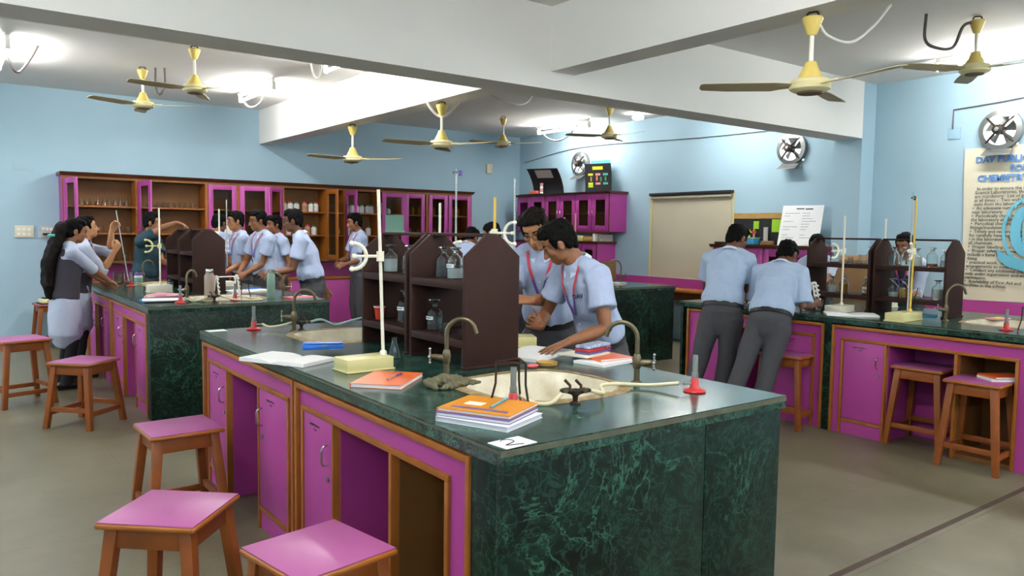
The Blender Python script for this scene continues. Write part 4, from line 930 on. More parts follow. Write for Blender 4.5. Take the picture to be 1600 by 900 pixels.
# ---- right bench
stand('burette stand with off-white base and rod beside the two boys', (5.85, 3.39, Z0), 5, .24, .14, .055, .79, 'cream_white', 'cream_white', (.50, 165), .62)
stand('burette stand with yellow base and rod at the front of the right bench', (5.62, 2.78, Z0), 3, .34, .13, .062, .92, 'cream_yellow', 'yellow_rod', (.515, 194), .8, (.02, 0), clm='cream_white')
burette('thin burette with black stopcock beside the yellow rod of the right bench', (5.79, 2.83, .98), (5.79, 2.83, 1.855), cap='black')
stand('burette stand with white rod standing behind the right bench shelf', (6.62, 3.42, Z0), 0, .2, .14, .05, .78, 'cream_white', 'cream_white', None, .3)
open_book('open white notebook overhanging the front edge of the right bench', (5.68, 3.19, Z0), -52, .19, .24, .016)
tt_rack('white test tube rack standing in the glass trough beside the boys', (5.86, 3.66, Z0+.012), 20, L=.12, H=.22)
t = thing('glass_trough', 'clear glass trough holding the white test tube rack', 'glass trough', (5.86, 3.66, Z0)); shell([(.088, 0), (.092, .005), (.092, .085), (.096, .09)], .0025, 28).build('glass_body', 'glass', t)
book('notebook', 'cream notebook on the right bench before the second boy', (5.80, 3.92, Z0), 10, .25, .18, .012, 'cream_white')
tap('grey gooseneck tap at the right end of the right bench shelf', (6.02, 2.66, Z0), -25, .27, .17)
bunsen('bunsen burner with red foot at the right photo edge', (5.78, 2.16, Z0), 20)
tripod('iron tripod cut by the right photo edge on the right bench', (5.80, 2.02, Z0), 20)
t = thing('tray', 'pink pencil tray beside the right bench shelf', 'tray', (6.52, 2.50, Z0), -10); MB().box(-.09, .09, -.05, .05, 0, .012).build('tray_body', 'pink_soft', t, .004); MB().box(-.08, -.02, -.045, -.02, .012, .02).build('yellow_block', 'neon_yellow', t, .003)
book('notebook', 'blue and white booklet under the right bench shelf', (6.24, 2.83, Z0), 20, .18, .16, .008, 'sky_tray', cat='booklet')
book('notebook', 'orange notebook lying on the stool nearest the right photo edge', (5.51, 2.10, .5855+.018), -30, .24, .17, .012, 'orange_cover')
book('notebook', 'white notebook under the orange one on the stool', (5.50, 2.12, .5855), -38, .25, .17, .017, 'white_paper')
xs = 6.32
bottle('small bottle with red base on the left upper shelf of the right bench', (xs, 3.74, zu), 'liquid_red', .15, s=.95)
t = beaker('small beaker on the left upper shelf of the right bench', (xs, 3.60, zu), .024, .055)
flask('conical flask on the left upper shelf of the right bench', (xs, 3.51, zu), .75)
bottle('whitish bottle at the end of the left upper shelf of the right bench', (xs, 3.41, zu), 'liquid_milky', .9)
bottle('clear bottle, leftmost on the right upper shelf of the right bench', (xs, 3.225, zu), None)
bottle('clear bottle behind the yellow rod on the right upper shelf', (xs, 3.12, zu), 'water', .5)
bottle('bottle of white powder in the middle of the right upper shelf', (xs-.03, 3.02, zu), 'white_plastic', .95, s=.95)
bottle('bottle with red-brown liquid on the right upper shelf', (xs, 2.915, zu), 'liquid_red', .3)
bottle('clear bottle partly behind the right end panel on the right upper shelf', (xs, 2.815, zu), 'liquid_milky', .7, s=.9)
bottle('whitish bottle, leftmost on the left lower shelf of the right bench', (xs, 3.76, zl), 'liquid_milky', .8, s=.95)
bottle('bottle of amber liquid on the left lower shelf of the right bench', (xs, 3.645, zl), 'liquid_amber', 1.0)
bottle('bottle with amber bottom on the left lower shelf of the right bench', (xs, 3.44, zl), 'liquid_amber', .25, paper=True, s=.95)
bottle('clear bottle on the right lower shelf of the right bench', (xs, 3.215, zl), 'liquid_milky', .5)
bottle('bottle of amber liquid on the right lower shelf behind the yellow rod', (xs-.03, 3.115, zl), 'liquid_amber', .95)
flask('conical flask on the right lower shelf of the right bench', (xs-.02, 3.0, zl), .9)
bottle('tall white bottle beside the end panel on the right lower shelf', (xs, 2.86, zl), 'white_plastic', .95, s=1.05)
# ---- bench before the blind
stand('burette stand with cream rod on the bench before the blind', (6.16, 7.0, Z0), 0, .2, .14, .05, .86, 'cream_yellow', 'yellow_rod', None, .3); stand('burette stand with white rod on the bench before the blind', (6.2, 7.25, Z0), 0, .2, .14, .05, .81, 'cream_white', 'cream_white', None, .3)
tap('grey gooseneck tap at the right end of the bench before the blind', (6.92, 6.98, Z0), 170, .29, .20, -1)
o = MB().box(-.004, .004, -.12, .12, .0, .26).build('splash_panel', 'inside_wood', None, .002); o.location = (6.98, 7.3, Z0); o.rotation_euler.z = math.radians(55); tag(o, 'small brown upright board behind the tap before the blind', 'board')
book('notebook', 'pale booklet at the corner of the bench before the blind', (6.70, 6.85, Z0), 0, .2, .2, .012, 'mint', cat='booklet')
# ---- apparatus on the stool at the back wall
t = thing('balance', 'cream electric balance on the stool at the back wall', 'balance', (1.13, 11.08, .5605), 8)
MB().prism([(-.13, -.12), (.13, -.12), (.125, .11), (-.125, .11)], .01, .06).build('housing', 'cream_plastic', t, .015); MB().box(-.14, .14, -.13, .12, 0, .012).build('base', 'black', t, .004); MB().box(-.07, .05, -.123, -.119, .03, .045).build('display', 'red_paint', t); MB().box(-.09, .09, -.06, .08, .06, .075).build('pan', 'black', t, .004)
# ---------------------------------------------------------------- jars, flasks and beakers in the long wall cabinet
SH = [CZ0+.031, 1.441, 1.786]; yk = 11.2
f0 = flask('small clear flask on the upper shelf of the leftmost open bay', (1.5, yk, SH[2]), 1.15, 'flasks on the upper cabinet shelf')
for i in range(1, 9): dup(f0, (1.5+.066*i, yk+.02*(i % 2), SH[2]))
b0 = beaker('small glass beaker on the upper shelf of the second open bay', (2.3, yk, SH[2]), .028, .07, 'beakers on the upper cabinet shelf')
for i in range(1, 9): dup(b0, (2.3+.07*i, yk, SH[2]))
b1 = beaker('glass beaker on the lower shelves of the first open bay', (1.55, yk, SH[1]), .034, .085, 'beakers on the lower cabinet shelves')
for x, k in ((1.72, 1), (1.9, 1), (2.04, 1), (1.6, 0), (1.75, 0), (1.86, 0), (2.0, 0)): dup(b1, (x, yk, SH[k]))
def jar(label, loc, r, h, body, cap, group, lab=None, name='chemical_jar'):
    t = thing(name, label, 'jar', loc, 0, group); MB().lathe([(r*.95, 0), (r, .004), (r, h*.72), (r*.62, h*.84), (r*.6, h*.86)], 16).build('jar_body', body, t); MB().lathe([(r*.66, h*.855), (r*.66, h*.97), (r*.58, h)], 14).build('lid', cap, t)
    if lab: MB().lathe([(r+.0006, h*.15), (r+.0006, h*.6)], 16, close=False).build('paper_label', lab, t)
    return t
G1 = 'chemical jars in the open bays'
jw = {'r': jar('white jar with red cap on the upper shelf of the third open bay', (4.14, yk, SH[2]), .042, .145, 'white_plastic', 'cap_red', G1, 'label_white'),
      'g': jar('white jar with green cap on the upper shelf of the third open bay', (4.33, yk, SH[2]), .042, .14, 'white_plastic', 'cap_green', G1, 'label_white'),
      'o': jar('tan jar with red cap standing in the middle of the third open bay', (4.46, yk, SH[2]), .045, .15, 'pink_soft', 'cap_red', G1, 'tan_dish')}
dup(jw['r'], (4.235, yk, SH[2])); dup(jw['g'], (4.55, yk-.02, SH[2])); dup(jw['r'], (4.63, yk, SH[2]))
dup(jw['o'], (4.5, yk, SH[1]), label='tan jar with red cap on the lower shelf behind the boys'); 
for x in (4.2, 4.32, 4.6): dup(jw['g'], (x, yk, SH[1]), label='green capped jar on the lower shelf of the third open bay')
for x, z in ((5.12, 2), (5.22, 2), (5.31, 2), (5.40, 2), (5.50, 2), (5.57, 2)): dup(jw['g'], (x, yk+(.03 if x > 5.3 else 0), SH[z]), label='green capped jar on the upper shelf behind the lone standing boy')
for x in (5.14, 5.24, 5.34, 5.5): dup(jw['g'], (x, yk, SH[1]), label='green capped jar on the middle shelf behind the lone standing boy')
for x in (5.15, 5.3): dup(jw['g'], (x, yk, SH[0]), label='green capped jar on the bottom shelf behind the lone standing boy')
j2 = jar('small brown reagent bottle behind the glass doors at the right end of the long cabinet', (6.12, yk, SH[2]), .03, .13, 'liquid_amber', 'cap_red', 'small bottles behind the right glass doors')
for x, k in ((6.2, 2), (6.3, 2), (6.42, 2), (6.6, 2), (6.7, 2), (6.98, 2), (7.08, 2), (7.18, 2), (6.12, 1), (6.25, 1), (6.4, 1), (6.58, 1), (6.72, 1), (7.0, 1), (7.15, 1)): dup(j2, (x, yk, SH[k]))
jar('clear wash bottle behind the glass door right of the bay with green jars', (5.72, yk, SH[2]), .04, .17, 'liquid_milky', 'white_plastic', None); jar('low white jar behind the glass door right of the bay with green jars', (5.85, yk, SH[2]), .04, .09, 'white_plastic', 'cream_white', None)
o = MB().box(-.15, .15, 0, .004, -.32, 0).build('notice_sheet', 'mint', None); o.location = (5.85, CF-.075, 1.77); o.rotation_euler.z = math.radians(-12); tag(o, 'pale notice sheet hung inside the glass door of the long cabinet', 'notice')
o = MB().box(-.13, .13, 0, .004, -.34, 0).build('notice_sheet', 'white_paper', None); o.location = (3.2, CF-.032, 1.67); tag(o, 'white notice sheets on the glass door above the boys at left', 'notice')
# ---------------------------------------------------------------- display boards and boxes on the corner cabinet
ct = 2.135+.0355
def curved_board(name, label, loc, rz, w, h, bend, m='black_board'):
    t = thing(name, label, 'display board', loc, rz); n = 10; vs = []; fs = []
    for i in range(n+1):
        u = i/n; y = -bend*u*u
        for x in (-w/2, w/2): vs += [(x, y, u*h), (x, y+.012, u*h)]
    for i in range(n):
        o, p = 4*i, 4*i+4; fs += [(o, o+2, p+2, p), (o+1, p+1, p+3, o+3), (o, p, p+1, o+1), (o+2, o+3, p+3, p+2)]
    fs += [(0, 1, 3, 2), (4*n, 4*n+2, 4*n+3, 4*n+1)]; MB().add(vs, fs).build('panel', m, t); return t, (lambda u: -bend*u*u)
def card_on(parent, yf, h, x, u, w, d, m, name='paper_note'):
    z0, z1 = u*h-d/2, u*h+d/2; MB().add([(x-w/2, yf(z0/h)-.003, z0), (x+w/2, yf(z0/h)-.003, z0), (x+w/2, yf(z1/h)-.003, z1), (x-w/2, yf(z1/h)-.003, z1)], [(0, 1, 2, 3)]).build(name, m, parent)
t, yf = curved_board('display_board', 'black display board with a curling top on the corner cabinet', (8.44, 10.30, ct), -64, .56, .42, .30); card_on(t, yf, .42, .0, .80, .30, .12, 'socket_grey')
t2 = thing('gift_tower', 'pink and white striped tube standing before the curled black board', 'model', (8.33, 10.36, ct), -68)
for k in range(4): MB().lathe([(.028, .05*k), (.028, .05*k+.045)], 12).build('pink_band' if k % 2 else 'white_band', 'pink_soft' if k % 2 else 'white_plastic', t2)
o = MB().box(-.09, .09, -.06, .06, 0, .055).build('cardboard_box', 'coral', None, .004); o.location = (8.32, 10.52, ct+.0125); o.rotation_euler.z = math.radians(-80); tag(o, 'small coral box before the curled black board', 'box')
o = MB().box(-.32, .32, -.09, .09, 0, .012).build('base_board', 'black_board', None, .002); o.location = (8.32, 10.55, ct); o.rotation_euler.z = math.radians(-90); tag(o, 'thin black board lying under the coral box', 'board')
t, yf = curved_board('display_board', 'black display board with coloured notes on the corner cabinet', (8.38, 9.00, ct), -70, .46, .44, .05)
rnd = random.Random(3); card_on(t, yf, .44, -.0, .84, .18, .05, 'neon_yellow')
for r, u in enumerate((.62, .30)):
    for c, mm in enumerate((('neon_yellow', 'pink_soft', 'teal_card'), ('neon_yellow', 'pink_soft', 'teal_card'))[r]): card_on(t, yf, .44, -.13+.13*c, u, .085, .034, mm)
card_on(t, yf, .44, -.13, .21, .085, .04, 'neon_green')
for x, u, mm in ((-.12, .46, 'tan_dish'), (-.02, .48, 'coral'), (.05, .45, 'cap_green'), (.13, .47, 'cap_green')): card_on(t, yf, .44, x, u, .028, .07, mm)
o = MB().box(-.19, .15, 0, .006, 0, .50).build('teal_card', 'teal_card', None); o.location = (8.46, 9.02, ct); o.rotation_euler.z = math.radians(-72); tag(o, 'teal card standing behind the black board with notes', 'card')
zc2 = 1.36+.0355
for lb, y, w, h, mm in (('yellow carton between the corner cabinets', 9.30, .24, .09, 'cream_yellow'), ('tan carton beside the yellow one between the corner cabinets', 9.06, .2, .07, 'tan_dish'), ('white box at the end of the gap between the corner cabinets', 8.93, .05, .12, 'white_plastic')):
    o = MB().box(-.08, .08, -w/2, w/2, 0, h).build('carton', mm, None, .004); o.location = (8.32, y, zc2); tag(o, lb, 'box')
t = thing('grey_device', 'grey apparatus box at the end of the gap under the wall cabinet', 'apparatus', (8.40, 8.83, zc2), 0); MB().box(-.1, .1, -.06, .06, 0, .11).build('housing', 'socket_grey', t, .008); MB().tube([(-.12, -.02, .02), (-.1, -.02, .02)], .018, 12).build('knob', 'white_plastic', t)
for i in range(4):
    o = MB().lathe([(.04, 0), (.046, .018), (.044, .02), (.036, .004)], 16, close=False).build('petri_dish', 'mint'); o.location = (8.36, 9.0, 1.5665+.021*i); tag(o, 'pale green dish in the stack behind the corner cabinet glass door', 'dish', 'stacked dishes in the corner cabinet')
# ---------------------------------------------------------------- things on the display cabinet behind the two boys
dc = 1.36+.0455
t, yf = curved_board('display_board', 'black board with brown top and neon cards, left on the display cabinet', (8.42, 6.20, dc), -70, .38, .40, .0); MB().box(-.19, .19, -.006, .014, .33, .40).build('brown_top', 'tan_dish', t); card_on(t, yf, .40, .10, .62, .07, .10, 'neon_green')
t, yf = curved_board('display_board', 'black board with brown top and neon cards, behind the white chart', (8.42, 5.80, dc), -74, .38, .40, .0); MB().box(-.19, .19, -.006, .014, .33, .40).build('brown_top', 'tan_dish', t); card_on(t, yf, .40, .04, .60, .17, .16, 'neon_green')
t = thing('model_tube', 'grey tube model with neon foot before the black boards', 'model', (8.34, 5.88, dc)); MB().lathe([(.028, .02), (.028, .22)], 16).build('tube', 'socket_grey', t); MB().box(-.045, .045, -.045, .045, 0, .02).build('foot', 'neon_green', t, .003)
t = thing('tray', 'blue plastic basket on the display cabinet behind the taller boy', 'basket', (8.30, 6.08, dc)); MB().box(-.07, .07, -.10, .10, 0, .075).build('basket_body', 'sky_tray', t, .008); MB().box(-.074, .074, -.104, .104, .075, .09).build('rim', 'mint', t, .004)
for y, mm, lb in ((6.13, 'coral', 'coral paper cross standing in the blue basket'), (6.04, 'coral', 'coral paper figure standing at the right in the blue basket'), (6.09, 'neon_yellow', 'yellow paper cross standing in the blue basket')):
    o = MB().box(-.004, .004, -.012, .012, 0, .10).box(-.004, .004, -.03, .03, .055, .078).build('paper_cross', mm); o.location = (8.29+(.03 if mm == 'coral' else 0), y, dc+.0905); tag(o, lb, 'paper model')
o = MB().box(-.07, .07, -.05, .05, 0, .05).build('carton', 'cardboard', None, .003); o.location = (8.27, 5.80, dc); tag(o, 'small brown box at the foot of the black boards', 'box')
t = thing('chart', 'large white handwritten chart leaning on the display cabinet', 'chart', (8.32, 5.42, dc), -84)
ch = MB(); ch.M = Matrix.Rotation(math.radians(-14), 4, 'X'); ch.box(-.26, .26, -.002, .0, 0, .50); ch.build('paper', 'white_paper', t)
wr = MB(); wr.M = ch.M; rnd = random.Random(11); wr.box(-.08, .02, -.0035, -.002, .452, .464); wr.box(.035, .13, -.0035, -.002, .446, .460)
for r in range(11):
    for c in range(2):
        if rnd.random() < .8:
            x = -.22+c*.23
            for q in range(rnd.randint(3, 7)): w = .012+.015*rnd.random(); wr.box(x, x+w, -.0035, -.002, .40-.034*r, .4045-.034*r); x += w+.006
wr.build('handwriting', 'ink', t)
for k, (lb, m_) in enumerate((('white papers lying at the right end of the display cabinet', 'white_paper'),)): book('notebook', lb, (8.25, 5.08, dc), 0, .22, .2, .02, m_, cat='papers')
o = MB().box(-.06, .06, -.1, .1, 0, .03).build('carton', 'black', None, .003); o.location = (8.26, 6.46, dc); tag(o, 'black flat box at the left end of the display cabinet', 'box')
# ---------------------------------------------------------------- carton on the wall counter behind the right bench
t = thing('cardboard_carton', 'big brown cardboard carton behind the right bench shelf', 'carton', (8.40, 4.55, .756), 0)
MB().box(-.17, .17, -.38, .38, 0, .50).build('carton_body', 'cardboard', t, .004)
for s in (-1, 1): f = MB(); f.M = Matrix.Translation((s*.17, 0, .50)) @ Matrix.Rotation(s*.35, 4, 'Y'); f.box(*((-.17, 0) if s > 0 else (0, .17)), -.375, .375, .0, .004); f.build('flap', 'cardboard', t)
# ---------------------------------------------------------------- the safety banner
t = thing('safety_banner', 'cream paper banner of laboratory safety rules with a teal crest', 'banner', (XW-.004, 3.68, 0), -90)
n = 24; vs = []; fs = []; BW, BZ0, BZ1 = 1.75, .88, 2.44
for j in range(9):
    for i in range(n+1):
        u = i/n; v = j/8; x = u*BW; y = -.012-.006*math.sin(u*14+v*2)-.004*math.sin(v*9+u*3); vs.append((x+(.012*math.sin(v*5) if i == 0 else 0), y, BZ0+v*(BZ1-BZ0)+.04*u))
for j in range(8):
    for i in range(n): o = j*(n+1)+i; fs.append((o, o+1, o+n+2, o+n+1))
MB().add(vs, fs).build('sheet', 'banner', t, smooth=180)
def btxt(mb, s, size, x, z, bold=0): text_into(mb, s, size, Matrix.Translation((x, -.026, z)) @ Matrix.Rotation(math.radians(90), 4, 'X'), bold=bold)
hd = MB(); btxt(hd, 'DAV PUBLIC SCHOOL', .088, .10, 2.29, .003); btxt(hd, 'SORO', .088, .42, 2.195, .003); btxt(hd, 'CHEMISTRY LAB', .088, .125, 2.10, .003); hd.build('heading', 'banner_blue', t)
LN = ['  In order to ensure the safety in the', ' Science Laboratories, the following', ' are mandatory:  List of general', ' at all times -  Two wide doors and', ' exits from the laboratory.', '\u2022  An adequate number of', 'near laboratory.', '\u2022  Periodically checking of', 'the laboratory about fire', '\u2022  Periodical checking of e', 'fittings/insulations', '\u2022  Timely and required instr', 'for carefully handling chem', '\u2022 in the laboratory.  Safety', 'all chemicals.', '\u2022  Proper labelling and marke', '\u2022  Proper safety equipment', 'include a fume hood for', 'doing', '\u2022 practical work.  Advance gas', 'arrangements to meet any cont', '\u2022  Conduct any additional exp', 'only under supervision and wi', 'permission.', '\u2022  Availability of First Aid and', 'facilities in the school.']
bd = MB()
for i, s in enumerate(LN): btxt(bd, s, .045, .10-.002*i, 2.012-.0395*i, .0004)
bd.build('rules_text', 'banner_black', t)
cr = MB(); cx, cz = .63, 1.60
def oval(mb, rx, rz, w, y=-.029, a0=0, a1=2*PI, n=40):
    vs = []; fs = []
    for i in range(n+1):
        a = a0+(a1-a0)*i/n; c, s = math.cos(a), math.sin(a)
        vs += [(cx+rx*c, y, cz+rz*s), (cx+(rx-w)*c, y, cz+(rz-w)*s), (cx+rx*c, y+.003, cz+rz*s), (cx+(rx-w)*c, y+.003, cz+(rz-w)*s)]
    for i in range(n): o, p = 4*i, 4*i+4; fs += [(o, p, p+1, o+1), (o+2, o+3, p+3, p+2)]
    mb.add(vs, fs)
oval(cr, .25, .34, .03); oval(cr, .175, .265, .09)
for k in range(7): a = PI*(.15+.7*k/6); cr.tube([(cx+.205*math.cos(a), -.029, cz+.29*math.sin(a)), (cx+.205*math.cos(a)*1.02, -.029, cz+.29*math.sin(a)+.03)], .01, 6)
for k in (-1, 0, 1): cr.box(cx+k*.05-.015, cx+k*.05+.015, -.031, -.027, cz-.10, cz+.10)
cr.box(cx-.09, cx+.09, -.031, -.027, cz-.14, cz-.11); cr.prism([(cx-.29, cz-.18), (cx-.2, cz-.24), (cx, cz-.30), (cx+.2, cz-.24), (cx+.29, cz-.18), (cx+.27, cz-.29), (cx+.18, cz-.36), (cx, cz-.41), (cx-.18, cz-.36), (cx-.27, cz-.29)], -.031, -.027, 'y')
cr.build('crest', 'banner_teal', t)
# ---------------------------------------------------------------- people
def folds(amp, fr, seed):
    off = Vector((seed*3.1, seed*1.7, seed*.9))
    def f(co, n):
        q = Vector((co.x*fr, co.y*fr, co.z*fr*.7))+off
        a = mnoise.noise(q); b = mnoise.noise(q*2.1+Vector((4, 2, 7)))
        r = 1-abs(a)*2.2
        return n*amp*(r*.6+b*.5)
    return f
def rotx(a): return Matrix.Rotation(math.radians(a), 3, 'X')
def roty(a): return Matrix.Rotation(math.radians(a), 3, 'Y')
def rotz(a): return Matrix.Rotation(math.radians(a), 3, 'Z')
def ik(a, c, l1, l2, hint):
    d = c-a; L = min(d.length, (l1+l2)*.999); d.normalize(); c = a+d*L
    x = (l1*l1-l2*l2+L*L)/(2*L); h = math.sqrt(max(l1*l1-x*x, 0)); hv = Vector(hint); hv = hv-d*hv.dot(d); hv.normalize()
    return a+d*x+hv*h, c
def hand(mb, w, fdir, back, thumb_side, curl=35, spread=4, scale=1.0, thumb_up=False, fist=0):
    """w wrist; fdir towards the fingers; back = normal of the back of the hand; thumb_side = +1/-1 along X"""
    Y = Vector(fdir).normalized(); Z = Vector(back); Z = (Z-Y*Z.dot(Y)).normalized(); X = Y.cross(Z)*thumb_side; k = scale
    P = lambda x, y, z: w+X*(x*k)+Y*(y*k)+Z*(z*k)
    mb.limb([P(0, -.01, 0), P(0, .03, 0), P(0, .07, -.001), P(0, .083, -.003)], [(.026*k, .02*k), (.036*k, .0165*k), (.040*k, .0145*k), (.037*k, .012*k)], 12, X)
    for i, (bx, L, by) in enumerate(((.031, .068, .084), (.0105, .077, .088), (-.0105, .072, .086), (-.031, .055, .078))):
        a = 0; p = Vector((bx, by-.012, -.001)); pts = [p]; sp = (1.5-i)*spread*.012
        c = curl*(1+.12*i)
        for j, f in enumerate((.46, .30, .24)):
            a += math.radians(c*(.8 if j == 0 else 1)); p = p+Vector((sp*L*f*4*math.cos(a), math.cos(a)*L*f*1.12+(.012 if j == 0 else 0), -math.sin(a)*L*f*1.12)); pts.append(p)
        mb.limb([P(*q) for q in pts], [.0092*k, .0086*k, .0078*k, .0066*k], 8)
    if thumb_up: T = [(.022, .022, -.006), (.044, .036, .0), (.060, .062, .004), (.066, .092, .008)]
    else: T = [(.02, .018, -.008), (.042, .04, -.018), (.053, .066, -.026), (.056, .09, -.032)]
    mb.limb([P(*q) for q in T], [.0145*k, .0125*k, .0105*k, .0082*k], 8)
def build_head(mb, C, R, k):
    E = lambda c, r, rot=None: mb.ell(C+R @ (Vector(c)*k), [q*k for q in r], (R @ (rot or Matrix.Identity(3))).to_euler())
    E((0, -.014, .030), (.073, .091, .082)); E((0, .018, -.03), (.0595, .066, .082)); E((0, .022, .035), (.062, .062, .052))
    for s in (-1, 1): E((s*.031, .0675, .0055), (.017, .0115, .0065)); E((s*.031, .066, -.0135), (.015, .010, .005))
    E((0, .046, -.083), (.031, .034, .027)); E((.032, .012, -.066), (.026, .042, .032)); E((-.032, .012, -.066), (.026, .042, .032))
    E((0, .071, .020), (.044, .013, .010)); E((.036, .054, -.026), (.021, .024, .021)); E((-.036, .054, -.026), (.021, .024, .021))
    mb.limb([C+R @ (Vector(p)*k) for p in ((0, .078, .012), (0, .092, -.012), (0, .103, -.034))], [.0075*k, .009*k, .0125*k], 10)
    E((.0115, .090, -.037), (.0085, .011, .0075)); E((-.0115, .090, -.037), (.0085, .011, .0075))
    E((0, .078, -.0615), (.021, .010, .0065)); E((0, .076, -.0725), (.019, .010, .0075)); E((0, .072, -.067), (.024, .010, .012))
    for s in (-1, 1): E((s*.074, -.008, -.012), (.009, .021, .033), rotz(s*-22) @ rotx(8)); E((s*.076, -.012, .004), (.010, .020, .018), rotz(s*-22))
def build_hair(parent, C, R, k, style, m, vox, seed=1):
    h = MB(); E = lambda c, r, rot=None: h.ell(C+R @ (Vector(c)*k), [q*k for q in r], (R @ (rot or Matrix.Identity(3))).to_euler())
    E((0, -.024, .050), (.080, .094, .078)); E((0, -.062, .010), (.070, .050, .075)); E((0, .016, .098), (.060, .060, .030))
    for s in (-1, 1): E((s*.068, -.012, .036), (.014, .052, .042)); E((s*.068, .022, .012), (.009, .012, .032)); E((s*.060, -.050, -.018), (.018, .026, .038))
    if style == 'short':
        E((0, -.072, -.045), (.052, .022, .035)); rnd = random.Random(seed)
        for i in range(12):
            a = rnd.uniform(-1, 1); b = rnd.uniform(-.5, 1); E((a*.052, .01+b*.055, .112-.02*abs(a)-.028*max(b, 0)), (.022, .024, .017))
        for i in range(7): x = -.05+.0166*i; E((x, .066-abs(x)*.35, .078), (.014, .017, .019))
    elif style == 'full':
        rnd = random.Random(seed)
        for i in range(26):
            a = rnd.uniform(-1, 1); b = rnd.uniform(-1, 1); E((a*.066, .0+b*.07, .122-.03*abs(a)-.02*abs(b)), (.026, .028, .02))
        for i in range(8): x = -.056+.016*i; E((x, .074-abs(x)*.4, .088-.1*abs(x)), (.017, .02, .022))
        E((0, -.072, -.045), (.054, .022, .035))
    elif style == 'crop': E((0, -.070, -.035), (.054, .024, .035)); E((0, .045, .082), (.05, .03, .022))
    elif style in ('long', 'tied'):
        E((0, -.05, -.02), (.078, .06, .07)); E((0, .052, .082), (.052, .026, .024))
        if style == 'tied': E((0, -.115, .0), (.042, .04, .045))
    rm = R.copy(); rt = rm.transposed(); off = Vector((seed*2.3, seed, 0))
    def dsp(co, n):
        q = rt @ (co-C); return n*k*(.006*mnoise.noise(Vector((q.x*60, q.y*28, q.z*24))+off)+.004*mnoise.noise(Vector((q.x*130, q.y*60, q.z*50))+off))
    return remeshed(h, vox, 'hair', m, parent, 2, dsp)
def eyes(parent, C, R, k, glasses, gaze=(0, 0)):
    for s in (-1, 1):
        e = MB(); c = C+R @ (Vector((s*.031, .0655, -.004))*k); e.ell(c, (.0125*k, .0105*k, .0072*k), R.to_euler()); ey = e.build('eye', 'eye_white', parent)
        i = MB(); i.ell(c+R @ (Vector((gaze[0]*.004, .0085, gaze[1]*.003-.001))*k), (.0056*k, .0035*k, .0056*k), R.to_euler()); i.build('iris', 'eye_dark', ey)
        l = MB(); pts = [C+R @ (Vector((s*.031+dx*.017, .079-abs(dx)*.006, .0075-.005*dx*dx))*k) for dx in (-1, -.5, 0, .5, 1)]; l.tube(pts, .0022*k, 6); l.build('eyelash', 'hair', parent)
        b = MB(); pts = [C+R @ (Vector((s*(.013+.036*u), .0835-.016*u*u, .0225+.006*math.sin(u*PI*.8)))*k) for u in (0, .3, .6, 1)]; b.tube(pts, [(.0042*k, .0024*k), (.0048*k, .0026*k), (.004*k, .0022*k), (.0018*k, .0012*k)], 8, R @ Vector((0, 0, 1))); b.build('eyebrow', 'hair', parent)
    m = MB(); m.tube([C+R @ (Vector((x, .0865-abs(x)*.22, -.0668+abs(x)*.05))*k) for x in (-.021, -.01, 0, .01, .021)], .0018*k, 6); m.build('mouth', 'lip', parent)
    if glasses:
        g = MB()
        for s in (-1, 1):
            ring = [C+R @ (Vector((s*.033+.024*math.copysign(abs(math.cos(a))**.7, math.cos(a)), .094-.012*abs(s*.033+.024*math.cos(a))/.05, -.003+.0185*math.copysign(abs(math.sin(a))**.7, math.sin(a))))*k) for a in [2*PI*q/20 for q in range(20)]]
            g.tube(ring, .0019*k, 6, closed=True); g.tube([C+R @ (Vector(p)*k) for p in ((s*.056, .083, .006), (s*.074, .05, .006), (s*.080, -.005, .002), (s*.078, -.02, -.012))], .0018*k, 6)
        g.tube([C+R @ (Vector(p)*k) for p in ((-.011, .0925, .003), (0, .097, .006), (.011, .0925, .003))], .0018*k, 6); g.build('glasses', 'spec_frame', parent)
